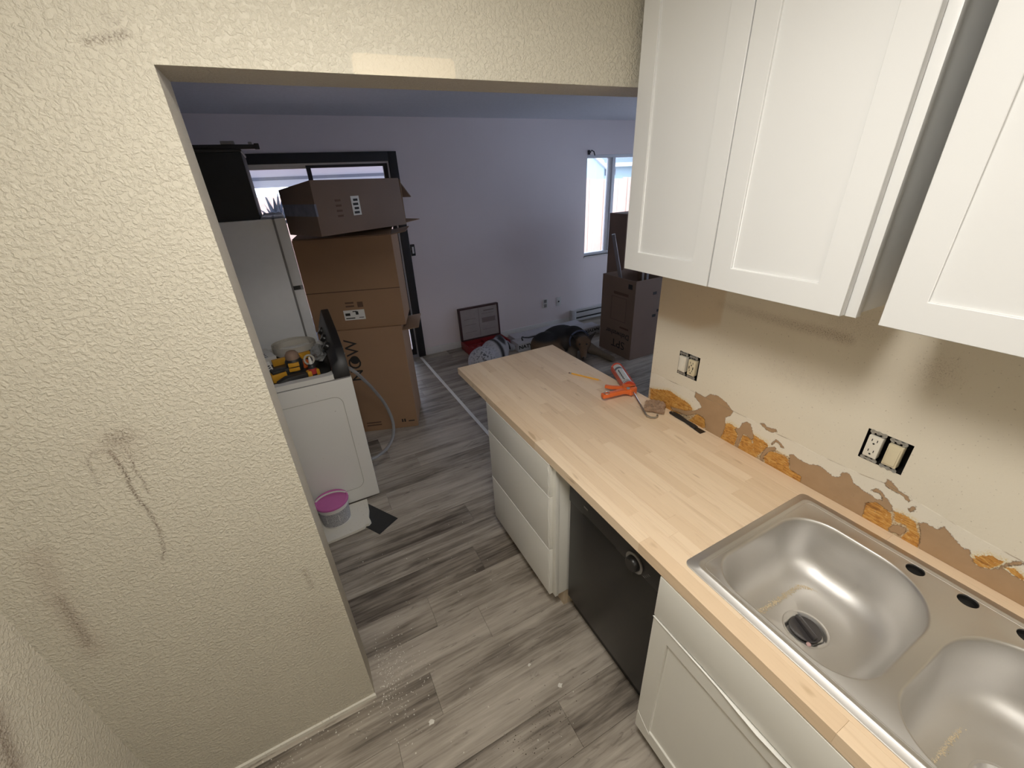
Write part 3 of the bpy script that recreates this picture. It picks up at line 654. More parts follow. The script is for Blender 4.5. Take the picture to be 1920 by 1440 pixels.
MB().box((-1.62, 5.66, -.12), (-1.59, 5.69, 2.0)).build('porch_post', M['post'], pr); MB().box((1.0, 5.64, -.12), (1.06, 5.70, 2.0)).build('porch_post', M['post'], pr)
ag = thing('spiky_plant', 'blue-grey spiky potted plant outside the patio door', 'plant', (-1.36, 4.3, -.12))
MB().lathe([(.16, 0), (.22, .5), (.23, .52), (.19, .5)], (-1.36, 4.3, -.12), 16).build('planter', M['post'], ag, smooth=True)
MB().tube([(-1.36, 4.3, .38), (-1.36, 4.3, 1.55)], .03, 6).build('trunk', M['post'], ag)
for k in range(26):
    a = RNG.uniform(0, 6.28); e = RNG.uniform(.05, 1.45); L = RNG.uniform(.24, .36); d = Vector((math.cos(a) * math.cos(e), math.sin(a) * math.cos(e), math.sin(e))); s_ = Vector((-math.sin(a), math.cos(a), 0)) * .03
    p0 = Vector((-1.36, 4.3, 1.52)); mid = p0 + d * L * .4
    MB().add([tuple(p0 - s_ * .5), tuple(p0 + s_ * .5), tuple(mid + s_), tuple(p0 + d * L), tuple(mid - s_), tuple(mid + Vector((0, 0, -.012)))], [(0, 1, 5), (1, 2, 5), (2, 3, 5), (3, 4, 5), (4, 0, 5), (0, 4, 3, 2, 1)]).build('leaf', M['agave'], ag)

# ---------------------------------------------------------------- upper cabinets
ZU, XU = 1.583, -.33
def shaker(name, parent, xf, ya, yb, z0, z1, mat, st=.06, t=.019, dep=.007):
    """door facing -x, between ya < yb"""
    m = MB()
    o_ = [(ya, z0), (yb, z0), (yb, z1), (ya, z1)]; i_ = [(ya + st, z0 + st), (yb - st, z0 + st), (yb - st, z1 - st), (ya + st, z1 - st)]
    v = [(xf, *p) for p in o_] + [(xf, *p) for p in i_] + [(xf + dep, *p) for p in i_] + [(xf + t, *p) for p in o_]
    f = [(i, (i + 1) % 4, 4 + (i + 1) % 4, 4 + i) for i in range(4)] + [(4 + i, 4 + (i + 1) % 4, 8 + (i + 1) % 4, 8 + i) for i in range(4)]
    f += [(8, 9, 10, 11), (12, 13, 14, 15)] + [(i, (i + 1) % 4, 12 + (i + 1) % 4, 12 + i) for i in range(4)]
    return m.add(v, f).build(name, mat, parent, bevel=.0012, seg=1)
def upper(label, ya, yb, doors, top=2.345):
    c = thing('wall_cabinet', label, 'cabinet', (-.15, (ya + yb) / 2, ZU))
    MB().box((-.290, ya, ZU + .004), (-.001, yb, top)).build('carcass', M['cab_white'], c, bevel=.0015)
    MB().box((-.309, ya - .004, ZU - .002), (-.2905, ya + .03, top)).box((-.309, yb - .03, ZU + .002), (-.2905, yb, top)).box((-.308, ya + .03, ZU + .003), (-.2905, yb - .03, ZU + .04)).box((-.308, ya + .03, top - .04), (-.2905, yb - .03, top)).build('face_frame', M['cab_white'], c, bevel=.001)
    for a, b in doors: shaker('door', c, XU, a, b, ZU, top - .003, M['cab_white'])
    return c
upper('white shaker wall cabinet hung in the corner against the opening wall', -.7145, -.022, [(-.3605, -.022), (-.698, -.3635)])
upper('white shaker wall cabinet above the sink, separated by a narrow gap', -1.53, -.767, [(-1.147, -.767), (-1.53, -1.150)])

# ---------------------------------------------------------------- countertop staves, base cabinets, dishwasher
ct = thing('countertop', 'pale butcher block countertop running from the sink out past the wall end', 'countertop', (-.32, -.5, .877))
Y0, Y1 = -2.25, .9416
SX0, SX1, SY0, SY1 = -.56, -.065, -1.445, -.66
xs = [-.648, -.604, -.56] + [-.56 + .045 * k for k in range(1, 12)] + [-.0005]
for k in range(len(xs) - 1):
    a, b = xs[k], xs[k + 1]
    segs = [(Y0, Y1)]
    if a >= SX0 - 1e-6 and b <= SX1 + 1e-6: segs = [(Y0, SY0), (SY1, Y1)]
    for s0, s1 in segs:
        y = s1 + RNG.uniform(0, .25)
        while y > s0 + .02:
            L = RNG.uniform(.30, .62)
            p, q = max(y - L, s0), min(y, s1)
            if p - s0 < .06: p = s0
            if q - p > .02:
                MB().slab((a + .0001, p + .0001, .877), (b - .0001, q - .0001, ZC - RNG.uniform(0, .00025)), .0004).build('stave', M['butcher'], ct)
            y = p
def slab_front(name, parent, ya, yb, z0, z1, mat):
    return MB().box((-.648, ya, z0), (-.630, yb, z1)).build(name, mat, parent, bevel=.0016)
dc = thing('drawer_cabinet', 'pale grey base cabinet with three flat drawer fronts under countertop end', 'cabinet', (-.3, .25, 0))
MB().box((-.612, -.055, .107), (-.02, .557, .876)).build('carcass', M['cab_base'], dc, bevel=.001)
MB().box((-.6295, -.058, .104), (-.6125, -.022, .8755)).box((-.6295, .53, .107), (-.6125, .557, .8755)).box((-.629, -.022, .85), (-.6125, .53, .8755)).box((-.629, -.022, .107), (-.6125, .53, .13)).build('face_frame', M['cab_base'], dc, bevel=.001)
for z0, z1 in ((.708, .872), (.405, .704), (.109, .401)):
    d_ = slab_front('drawer', dc, -.037, .555, z0, z1, M['cab_base'])
    MB().box((-.6492, -.037, z1 - .0022), (-.646, .555, z1 + .0012)).build('film_edge', M['film'], d_)
    MB().tube([(-.6485, -.030 + .0035 * math.sin(j * 1.7 + z0 * 9) - .002 * j % .004, z0 + (z1 - z0) * j / 9) for j in range(10)], .0011, 5).build('film_edge', M['film'], d_)
MB().box((-.575, -.05, 0), (-.557, .557, .107)).build('toe_kick', M['raw_wood'], dc); MB().box((-.557, -.052, 0), (-.03, -.034, .107)).build('toe_kick_side', M['raw_wood'], dc)
sc_ = thing('sink_cabinet', 'pale grey base cabinet with a shaker door under the sink', 'cabinet', (-.3, -1.05, 0))
for (a, b) in (((-.612, -.626, .1), (-.02, -.608, .8755)), ((-.612, -1.5, .1), (-.02, -1.482, .8755)), ((-.612, -1.482, .1), (-.02, -.626, .116))): MB().box(a, b).build('side_panel', M['cab_base'], sc_)
MB().box((-.6295, -.645, .084), (-.6125, -.608, .8755)).box((-.6295, -1.5, .084), (-.6125, -1.46, .8755)).box((-.629, -1.46, .69), (-.6125, -.645, .72)).box((-.629, -1.46, .85), (-.6125, -.645, .8755)).box((-.629, -1.46, .084), (-.6125, -.645, .13)).build('face_frame', M['cab_base'], sc_, bevel=.001)
ff = slab_front('false_drawer_front', sc_, -1.495, -.612, .708, .872, M['cab_base'])
sd = shaker('door', sc_, -.648, -1.052, -.612, .086, .702, M['cab_base']); shaker('door', sc_, -.648, -1.495, -1.056, .086, .702, M['cab_base'])
MB().loft([[(-.6488, -.612 - j * .055, .7035 + .004 * max(0, math.sin(j * .9 - .8)) * (j > 2)), (-.6520 - .007 * (.5 + .5 * math.sin(j * 1.3)) * (j > 2), -.612 - j * .055, .7040 + .006 * max(0, math.sin(j * .9)) * (j > 2)), (-.6488, -.612 - j * .055, .7005)] for j in range(9)]).build('film_edge', M['film'], sd, smooth=True)
MB().tube([(-.6485, -.616 - .010 * j - .0012 * j * j, .185 - .012 * j) for j in range(5)], .0010, 5).build('film_edge', M['film'], sd)
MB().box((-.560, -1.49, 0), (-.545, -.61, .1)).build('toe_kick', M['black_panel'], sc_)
nc = thing('base_cabinet', 'pale grey base cabinet beyond the sink cabinet, towards the back wall', 'cabinet', (-.3, -1.87, 0))
MB().box((-.612, -2.24, .1), (-.02, -1.505, .876)).build('carcass', M['cab_base'], nc); slab_front('drawer', nc, -2.235, -1.51, .708, .872, M['cab_base']); shaker('door', nc, -.648, -2.235, -1.51, .086, .702, M['cab_base'])
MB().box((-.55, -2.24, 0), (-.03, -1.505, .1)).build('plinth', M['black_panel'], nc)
dw = thing('dishwasher', 'black built-in dishwasher with round dial between two pale base cabinets', 'dishwasher', (-.3, -.31, 0))
MB().box((-.535, -.575, .09), (-.03, -.075, .868)).build('tub', M['black_panel'], dw)
MB().box((-.572, -.578, .105), (-.536, -.078, .688)).build('door', M['black_gloss'], dw, bevel=.004)
MB().box((-.578, -.578, .692), (-.536, -.078, .866)).build('control_panel', M['black_panel'], dw, bevel=.006)
MB().box((-.5785, -.36, .689), (-.56, -.17, .700)).build('latch_recess', M['void'], dw)
kb = MB().at((-.578, -.455, .722), ry=-math.pi / 2).lathe([(.036, 0), (.036, .003), (.028, .004), (.026, .019), (.022, .023)], n=28).build('dial', M['black_gloss'], dw, smooth=True)
MB().at((-.578, -.455, .722), ry=-math.pi / 2).lathe([(.0375, -.001), (.0385, .0045), (.0355, .0045)], n=28).build('dial_ring', M['gasket'], kb)
for j in range(4): MB().box((-.5787, -.505 - .006 * j, .700 + .009 * j), (-.577, -.495 - .006 * j, .7012 + .009 * j)).build('dial_mark', M['gasket'], dw)
MB().box((-.5790, -.20, .735), (-.577, -.176, .744)).build('indicator', M['gasket'], dw)
MB().box((-.535, -.57, 0.0), (-.50, -.08, .10)).build('toe_panel', M['black_gloss'], dw)
MB().box((-.548, -.598, .0), (-.50, -.583, .868)).build('side_trim', M['black_panel'], dw)

# ---------------------------------------------------------------- sink
def rrect(x0, x1, y0, y1, rad, n=18):
    """rounded rectangle; rad = radii at (x1,y1),(x0,y1),(x0,y0),(x1,y0)"""
    out = []
    for i, (cx, cy, a0) in enumerate(((x1 - rad[0], y1 - rad[0], 0), (x0 + rad[1], y1 - rad[1], 90), (x0 + rad[2], y0 + rad[2], 180), (x1 - rad[3], y0 + rad[3], 270))):
        for j in range(n):
            a = math.radians(a0 + 90 * j / (n - 1)); out.append((cx + rad[i] * math.cos(a), cy + rad[i] * math.sin(a)))
    return out
SNK = (-.592, -.045, -1.472, -.633)
BOWLS = [((-.552, -.125, -1.037, -.676), (.105, .09, .10, .16), (-.345, -.86)), ((-.552, -.125, -1.429, -1.068), (.16, .10, .09, .105), (-.345, -1.245))]
HOLES_F = [(-.098, y) for y in (-.948, -1.0495, -1.150)]
def sink():
    bm = bmesh.new()
    def ring(pts, z): return [bm.verts.new((x, y, z)) for x, y in pts]
    def bridge(a, b):
        n = len(a)
        for i in range(n): bm.faces.new((a[i], a[(i + 1) % n], b[(i + 1) % n], b[i]))
    def off(d, z, r=.02): return ring(rrect(SNK[0] + d, SNK[1] - d, SNK[2] + d, SNK[3] - d, (r,) * 4), z)
    rs = [off(0, .9152), off(.0005, .9172), off(.003, .9182), off(.018, .9182, .02), off(.0205, .9205, .02), off(.0245, .9212, .02), off(.0275, .9196, .02)]
    for a, b in zip(rs, rs[1:]): bridge(a, b)
    loops = [rs[-1]]; ZD = .9196
    for (x0, x1, y0, y1), rad, dr in BOWLS:
        def L(d, z, k=0): return ring(rrect(x0 + d, x1 - d, y0 + d, y1 - d, tuple(max(.012, r - d + k) for r in rad)), z)
        b = [L(-.006, ZD), L(-.003, ZD + .0012), L(-.0005, ZD + .0012), L(.002, ZD - .001), L(.0045, ZD - .008), L(.010, .87), L(.016, .81), L(.024, .783, .01), L(.040, .762, .02), L(.062, .750, .03), L(.09, .7455, .03)]
        loops.append(b[0])
        for p, q in zip(b, b[1:]): bridge(p, q)
        last = b[-1]
        for rr, z in ((.056, .7438), (.052, .7425), (.047, .7385), (.043, .732)):
            c = [bm.verts.new((dr[0] + rr * math.cos(a), dr[1] + rr * math.sin(a), z)) for a in [math.atan2(v.co.y - dr[1], v.co.x - dr[0]) for v in b[-1]]]
            bridge(last, c); last = c
        bm.faces.new(last)
    for x, y in HOLES_F:
        a = ring([(x + .0195 * math.cos(2 * math.pi * k / 28), y + .0195 * math.sin(2 * math.pi * k / 28)) for k in range(28)], ZD)
        b = ring([(x + .0192 * math.cos(2 * math.pi * k / 28), y + .0192 * math.sin(2 * math.pi * k / 28)) for k in range(28)], ZD - .004)
        bridge(a, b); loops.append(a)
    edges = []
    for l in loops:
        for i in range(len(l)):
            e = bm.edges.get((l[i], l[(i + 1) % len(l)])); edges.append(e)
    bmesh.ops.triangle_fill(bm, use_beauty=True, use_dissolve=False, edges=edges)
    bmesh.ops.recalc_face_normals(bm, faces=bm.faces)
    me = bpy.data.meshes.new('sink'); 
    for v in bm.verts: v.co -= Vector((-.32, -1.05, .915))
    bm.to_mesh(me); bm.free()
    me.polygons.foreach_set('use_smooth', [True] * len(me.polygons))
    me.set_sharp_from_angle(angle=math.radians(50))
    me.materials.append(M['steel'])
    o = bpy.data.objects.new('sink', me); COL.objects.link(o); o.location = (-.32, -1.05, .915); BASE[o.name] = Vector((-.32, -1.05, .915))
    tag(o, 'double-bowl stainless steel sink set into the butcher block countertop', 'sink'); return o
snk = sink()
for (b, rad, dr) in BOWLS:
    MB().lathe([(.043, .7335), (.047, .7400), (.0495, .7440), (.053, .7447), (.055, .7439)], (dr[0], dr[1], 0), 40, False, False).build('drain_flange', M['steel'], snk, smooth=True)
MB().tube([(x, y, .9192) for x, y in (lambda q: q + q[:1])(rrect(SNK[0] + .0335, SNK[1] - .0335, SNK[2] + .0335, SNK[3] - .0335, (.02,) * 4, 8))], .0014, 6).build('deck_ridge', M['steel'], snk, smooth=True)
for x, y in HOLES_F: MB().lathe([(.0191, .9155), (.0191, .905), (.0185, .905)], (x, y, 0), 24, False, True).build('faucet_hole', M['void'], snk)
st_ = thing('basket_strainer', 'dark smoky strainer basket sitting in the nearer sink bowl drain', 'strainer', (-.345, -.86, .735))
MB().lathe([(.031, .7335), (.036, .739), (.0385, .743), (.037, .7448), (.026, .7428)], (-.345, -.86, 0), 32).build('basket', M['smoke_plastic'], st_, smooth=True)
MB().at((-.345, -.86, .7425), rz=math.radians(68)).box((-.034, -.006, 0), (.034, .006, .014)).build('handle', M['smoke_plastic'], st_, bevel=.002)
MB().ball((-.381, -.889, .7455), (.006, .006, .004)).build('pink_tab', plain('pink_tab_plastic', (.55, .36, .34), .5), st_, smooth=True)
def crumbs(name, label, cat, spots, mat, sizes, zf, parent=None):
    m = MB()
    for x, y in spots:
        s = RNG.uniform(*sizes); z = zf(x, y)
        a = RNG.uniform(0, 3.1); c, d = math.cos(a) * s, math.sin(a) * s; e = RNG.uniform(.5, 1)
        m.add([(x + c, y + d, z), (x - d * e, y + c * e, z), (x - c, y - d, z), (x + d * e, y - c * e, z), (x, y, z + s * .8)], [(0, 1, 4), (1, 2, 4), (2, 3, 4), (3, 0, 4), (3, 2, 1, 0)])
    o = m.build(name, mat, parent)
    if parent is None: tag(o, label, cat, kind='stuff')
    else: o['kind'] = 'stuff'
    return o
sp = []
def bowl_floor(x, y): return .7456
for i in range(900):
    t = RNG.random(); w = RNG.gauss(0, .003)
    if t < .72: sp.append((-.465 + .235 * t / .72 + w, -.748 - .008 * t + RNG.gauss(0, .0035)))
    else: u = (t - .72) / .28; sp.append((-.230 + .030 * math.sin(u * 1.6) + w, -.754 - .045 * u + w))
crumbs('sawdust', 'line of pale sawdust along the back floor edge of the nearer bowl', 'sawdust', [(x, y - .022) for x, y in sp], M['sawdust'], (.0008, .0022), lambda x, y: .746)
sp = []
for i in range(900):
    t = RNG.random(); w = RNG.gauss(0, .003)
    if t < .68: sp.append((-.46 + .25 * t / .68 + w, -1.145 + RNG.gauss(0, .0035)))
    else: u = (t - .68) / .32; sp.append((-.21 + .024 * math.sin(u * 1.6) + w, -1.147 - .06 * u + w))
crumbs('sawdust', 'line of pale sawdust along the floor edge of the bowl cut by the frame', 'sawdust', [(x, y - .008) for x, y in sp], M['sawdust'], (.0008, .0022), lambda x, y: .746)

# ---------------------------------------------------------------- open electrical boxes in the right wall
def ebox(h, label):
    y0, y1, z0, z1 = h; t = thing('electrical_box', label, 'electrical box', (.03, (y0 + y1) / 2, (z0 + z1) / 2))
    a, b = .0006, .055
    m = MB().box((b, y0, z0), (b + .004, y1, z1)).box((a, y0 - .002, z0 - .002), (b, y0, z1 + .002)).box((a, y1, z0 - .002), (b, y1 + .002, z1 + .002)).box((a, y0, z0 - .002), (b, y1, z0)).box((a, y0, z1), (b, y1, z1 + .002))
    m.build('box_shell', M['void'], t); return t
def ears(parent, y, zc, top, bot):
    for s, z in ((1, top), (-1, bot)):
        m = MB()
        m.box((-.0022, y - .009, z - .006), (-.0006, y + .009, z + .006)).box((-.0022, y - .016, z - .002 * s - .003), (-.0006, y + .016, z - .002 * s + .003))
        for dy in (-.0145, 0, .0145): m.at((-.0006, y + dy, z + .003 * s), ry=-math.pi / 2).lathe([(.0058, 0), (.0058, .002), (.003, .002), (.003, .0006)], n=10)
        m.T = Matrix.Identity(4); m.build('mounting_ear', M['zinc'], parent)
    MB().box((.002, y - .014, zc - .05), (.004, y + .014, zc + .05)).build('yoke', M['zinc'], parent)
def device(name, label, cat, y, zc, mat, kind):
    t = thing(name, label, cat, (-.004, y, zc))
    MB().box((-.0095, y - .0165, zc - .0335), (.012, y + .0165, zc + .0335)).build('face', mat, t, bevel=.0022)
    ears(t, y, zc, zc + .0405, zc - .0405)
    if kind == 'switch':
        MB().add([(-.0096, y - .0125, zc - .029), (-.0096, y + .0125, zc - .029), (-.0096, y + .0125, zc + .027), (-.0096, y - .0125, zc + .027), (-.0128, y - .0125, zc - .027), (-.0128, y + .0125, zc - .027), (-.0102, y + .0125, zc + .025), (-.0102, y - .0125, zc + .025)],
                 [(3, 2, 1, 0), (4, 5, 6, 7), (0, 1, 5, 4), (1, 2, 6, 5), (2, 3, 7, 6), (3, 0, 4, 7)]).build('rocker', mat, t, bevel=.0008)
    else:
        for s in (1, -1):
            for dy in (-.0062, .0062): box('slot', (-.0099, y + dy - .0010, zc + s * .017 + .001), (-.009, y + dy + .0010, zc + s * .017 + .0085), M['void'], t)
            MB().at((-.009, y, zc + s * .017 - .0055), ry=-math.pi / 2).lathe([(.0026, 0), (.0026, .0009)], n=12).build('slot', M['void'], t)
        if kind == 'usb':
            for dy in (-.009, .009): box('charging_port', (-.0099, y + dy - .002, zc - .006), (-.009, y + dy + .002, zc + .006), M['void'], t)
    return t
ebox(HOLES[0], 'open wall box without cover plate near the end of the backsplash wall'); ebox(HOLES[1], 'open wall box without cover plate above the sink')
device('rocker_switch', 'blank white rocker switch in the wall box near the wall end', 'switch', -.060, 1.155, M['white_plastic'], 'switch')
device('receptacle', 'ivory receptacle with two charging ports in the wall box near the wall end', 'outlet', -.108, 1.155, M['ivory'], 'usb')
device('receptacle', 'white receptacle in the open wall box above the sink', 'outlet', -.742, 1.150, M['white_plastic'], 'rec')
device('rocker_switch', 'ivory rocker switch in the open wall box above the sink', 'switch', -.789, 1.148, M['ivory'], 'switch')

# ---------------------------------------------------------------- things on the countertop
pc = thing('pencil', 'yellow pencil lying on the countertop beside the caulking gun', 'pencil', (-.115, .447, ZC))
pa, pb = Vector((-.157, .529, ZC + .0042)), Vector((-.073, .365, ZC + .0042)); pd = (pb - pa)
MB().tube([tuple(pa + pd * .07), tuple(pa + pd * .93)], .0042, 6).build('shaft', M['pencil'], pc)
MB().tube([tuple(pa + pd * .93), tuple(pb)], [.004, .0012], 8).build('sharpened_tip', M['pencil_wood'], pc)
MB().tube([tuple(pa + pd * .02), tuple(pa + pd * .07)], .0043, 8).build('ferrule', M['zinc'], pc); MB().tube([tuple(pa - pd * .02), tuple(pa + pd * .02)], .004, 8).build('eraser', M['pink'], pc)

ax = Vector((.43, .903, 0)).normalized(); sd_ = Vector((-ax.y, ax.x, 0)); G0 = Vector((-.052, .170, ZC + .030)); up = Vector((0, 0, 1))
gun = thing('caulking_gun', 'orange caulking gun with steel hook rod lying on the countertop', 'caulking gun', (G0.x, G0.y, ZC))
def P3(a, s, z=0.0): return tuple(G0 + ax * a + sd_ * s + up * z)
def bar(m, pts, w, h):
    """flat bar of width w (in plane) and height h through (a, s) points of the gun plane"""
    rings = []
    q = [Vector(p) for p in pts]
    for i, p in enumerate(q):
        d = (q[min(i + 1, len(q) - 1)] - q[max(i - 1, 0)]).normalized(); n = Vector((-d.y, d.x)); ww = w[i] if isinstance(w, list) else w
        rings.append([P3(p.x + n.x * ww, p.y + n.y * ww, -h), P3(p.x - n.x * ww, p.y - n.y * ww, -h), P3(p.x - n.x * ww, p.y - n.y * ww, h), P3(p.x + n.x * ww, p.y + n.y * ww, h)])
    return m.loft(rings)
bar(MB(), [(-.022, -.010), (.000, .005), (.028, .004), (.034, .0)], [.020, .030, .030, .028], .016).build('body', M['orange'], gun, bevel=.004)
bar(MB(), [(-.010, .015), (-.012, .045), (-.026, .085), (-.040, .125), (-.046, .150)], [.016, .013, .0125, .013, .014], .010).build('handle', M['orange'], gun, bevel=.004)
bar(MB(), [(.018, .015), (.028, .045), (.034, .080), (.052, .112)], [.010, .0085, .0085, .008], .008).build('trigger', M['orange'], gun, bevel=.003)
MB().tube([P3(-.040 + .014 * math.cos(a), .128 + .012 * math.sin(a), .012) for a in [k * .52 for k in range(13)]], .0018, 6).build('puncture_wire', M['zinc'], gun)
MB().tube([P3(-.018, .02, .016), P3(-.018, .02, .020)], .009, 12).build('pivot_washer', M['zinc'], gun)
for s in (1, -1): bar(MB(), [(.030, s * .028), (.252, s * .028)], .0035, .011).build('frame_rail', M['orange_dark'], gun)
MB().tube([P3(.248, 0), P3(.256, 0)], .030, 24).build('front_ring', M['orange_dark'], gun); MB().tube([P3(.030, 0), P3(.036, 0)], .029, 24).build('rear_plate', M['orange_dark'], gun)
tb = tag(MB().tube([P3(.038, 0), P3(.247, 0)], .0248, 28).build('sealant_tube', M['tube_white'], origin=P3(.14, 0, -.025), smooth=True), 'grey-white sealant cartridge held in the orange caulking gun', 'cartridge')
for a, b in ((.046, .052), (.06, .064), (.195, .215)): MB().tube([P3(a, 0), P3(b, 0)], .0251, 28).build('printed_band', M['tube_grey'], tb, smooth=True)
for j in range(9):
    a = .072 + j * .0125
    MB().tube([P3(a, .0125 + .002 * (j % 2), .0221), P3(a + .006, .0125 + .002 * (j % 2), .0221)], .0035, 6).build('printed_mark', M['tube_grey'], tb)
MB().tube([P3(.256, 0), P3(.275, 0), P3(.295, 0)], [.008, .006, .003], 12).build('nozzle', M['tube_white'], tb)
MB().tube([P3(-.010, -.004), P3(-.195, -.004, -.012), P3(-.212, -.008, -.018), P3(-.222, -.022, -.022), P3(-.224, -.040, -.024), P3(-.217, -.052, -.024), P3(-.204, -.058, -.024)], .0040, 8).build('hook_rod', M['rod'], gun, smooth=True)

def crumpled():
    bm = bmesh.new(); bmesh.ops.create_grid(bm, x_segments=16, y_segments=16, size=.5)
    for v in bm.verts:
        x, y = v.co.x, v.co.y
        n = noise.noise(Vector((x * 4, y * 4, 3.1))) + .6 * noise.noise(Vector((x * 9, y * 9, 7)))
        fold = abs(((x * 1.3 + y * .5) * 3.1) % 1 - .5)
        v.co = (x * .098 * (1 + .12 * n), y * .088 * (1 + .1 * n), .016 + .009 * n + .016 * fold - .030 * max(0, abs(x) - .36) - .030 * max(0, abs(y) - .36))
        v.co.z = max(.001, v.co.z)
    r = bmesh.ops.extrude_face_region(bm, geom=list(bm.faces))
    for e in r['geom']:
        if isinstance(e, bmesh.types.BMVert): e.co.z = max(0.0, e.co.z * .55 - .002); e.co.x *= .96; e.co.y *= .96
    bmesh.ops.rotate(bm, verts=bm.verts, cent=(0, 0, 0), matrix=Matrix.Rotation(math.radians(38), 3, 'Z'))
    bmesh.ops.recalc_face_normals(bm, faces=bm.faces)
    me = bpy.data.meshes.new('paper_wad'); bm.to_mesh(me); bm.free(); me.materials.append(M['kraft'])
    o = bpy.data.objects.new('paper_wad', me); COL.objects.link(o); o.location = (-.049, .016, ZC + .0003)
    return tag(o, 'crumpled brown paper towel on the countertop by the wall end', 'paper')
crumpled()
kn = thing('putty_knife', 'black putty knife lying against the torn wall', 'scraper', (-.022, -.137, ZC))
kd = Vector((-.012, -.185, 0)); k0 = Vector((-.0165, -.045, ZC))
def ks(a, w, z): d = kd.normalized(); n = Vector((-d.y, d.x, 0)); p = k0 + kd * a; return [tuple(p + n * w + up * .0008), tuple(p - n * w + up * .0008), tuple(p - n * w * .8 + up * z), tuple(p + n * w * .8 + up * z)]
MB().loft([ks(0, .006, .006), ks(.04, .0105, .010), ks(.25, .0115, .012), ks(.5, .0085, .010), ks(.72, .0125, .009), ks(.80, .013, .006)]).build('handle', M['black_panel'], kn, bevel=.0015)
MB().loft([ks(.79, .013, .0028), ks(.93, .0155, .0022), ks(1.0, .0158, .0018)]).build('blade', M['black_gloss'], kn)
MB().at(tuple(k0 + kd * .07 + up * .0098)).lathe([(.0035, 0), (.0035, .0012)], n=12).build('hang_hole', M['zinc'], kn)

# ---------------------------------------------------------------- debris on the floor
sp = [(-1.46 + abs(RNG.gauss(0, .08)) + .02 * RNG.random(), .03 + RNG.gauss(0, .11)) for _ in range(300)] + [(RNG.uniform(-1.95, -1.40), -.02 - abs(RNG.gauss(0, .05))) for _ in range(110)]
sp += [(RNG.uniform(-1.45, -.75), RNG.uniform(-.5, .75)) for _ in range(60)]
sp = [(x, y) for x, y in sp if y < -.014 or x > JX + .006]
crumbs('plaster_crumbs', 'scatter of white plaster crumbs on the floor at the foot of the jamb', 'debris', sp, M['crumb'], (.0007, .0036), lambda x, y: .0001)
for x, y, s, l in ((-1.30, -.205, .012, 'largest white plaster chip on the planks below the jamb'), (-.86, -.21, .007, 'small white plaster chip on the planks midway to the dishwasher'), (-.79, -.34, .010, 'thin torn white paint flake on the planks beside the sink cabinet')):
    poly = [(x + s * RNG.uniform(.6, 1.5) * math.cos(a), y + s * RNG.uniform(.4, 1.2) * math.sin(a)) for a in [k * .785 for k in range(8)]]
    tag(MB().prism(poly, .0002, .0035).build('plaster_chip', M['crumb'], origin=(x, y, 0)), l, 'debris')
crumbs('dirt_specks', 'dark dirt specks on the planks in front of the sink cabinet', 'debris', [(-.95 + RNG.gauss(0, .10), -.43 + RNG.gauss(0, .06)) for _ in range(120)], M['soil'], (.0006, .0028), lambda x, y: .0001)

# ---------------------------------------------------------------- washer and the things on it
WXa, WXb, WYa, WYb, WT = -1.88, -1.20, 1.22, 1.90, .89
wa = thing('washing_machine', 'white top-load washing machine with black console behind the jamb', 'washing machine', (-1.54, 1.56, 0))
MB().box((WXa, WYa, .018), (WXb, WYb, WT)).build('cabinet', M['enamel'], wa, bevel=.008)
MB().box((WXa, WYa + .006, WT - .001), (WXb - .005, WYb - .005, WT + .006)).build('top_gap', M['gasket'], wa)
m = MB(); o_ = rrect(WXa, -1.262, WYa + .004, WYb, (.01, .01, .01, .055), 8); i_ = rrect(WXa + .05, -1.285, WYa + .052, WYb - .03, (.03, .03, .03, .05), 8)
n = len(o_)
m.add([(x, y, WT + .006) for x, y in o_] + [(x, y, WT + .036) for x, y in o_] + [(x, y, WT + .036) for x, y in i_] + [(x, y, WT + .006) for x, y in i_], [(k_ * n + i, k_ * n + (i + 1) % n, ((k_ + 1) % 4) * n + (i + 1) % n, ((k_ + 1) % 4) * n + i) for k_ in range(4) for i in range(n)])
m.build('top_rim', M['enamel'], wa, smooth=True)
MB().box((WXa + .04, WYa + .05, WT + .006), (-1.28, WYb - .03, WT + .012)).build('lid_glass', M['black_gloss'], wa)
cs = MB().loft([[(x, y, WT + .004) for x, y in ((-1.292, yy), (-1.203, yy))] + [(-1.203, yy, zt), (-1.250, yy, zt), (-1.292, yy, zl)] for yy, zt, zl in ((1.226, .925, .92), (1.25, 1.00, .96), (1.30, 1.05, .985), (1.5, 1.095, 1.0), (1.9, 1.135, 1.02))]).build('console', M['black_panel'], wa, bevel=.006)
for yy in (1.42, 1.58, 1.74): MB().at((-1.276, yy, 1.03), ry=-.9).lathe([(.026, 0), (.024, .02), (.02, .024)], n=16).build('console_knob', M['black_gloss'], wa, smooth=True)
for yy, zz in ((1.33, 1.0), (1.38, 1.02), (1.52, 1.04)): MB().ball((-1.202, yy, zz), .005).build('chrome_screw', M['zinc'], wa)
ep = rrect(-1.80, -1.277, .12, .79, (.05, .05, .05, .05), 8)
MB().tube([(x, WYa - .0002, z) for x, z in ep + ep[:1]], .0022, 5).build('pressed_groove', plain('shaded_groove_enamel', (.50, .48, .43), .5), wa)
for x in (-1.82, -1.26):
    for y in (1.28, 1.84): MB().lathe([(.022, 0), (.022, .012), (.012, .02)], (x, y, 0), 10).build('foot', M['black_rubber'], wa)
hp = [(-1.195, 1.45, .86), (-1.165, 1.40, .845), (-1.12, 1.48, .75), (-1.058, 1.6, .602), (-.99, 1.68, .42), (-.965, 1.66, .27), (-1.0, 1.57, .20), (-1.07, 1.46, .19), (-1.15, 1.37, .21), (-1.196, 1.33, .23)]
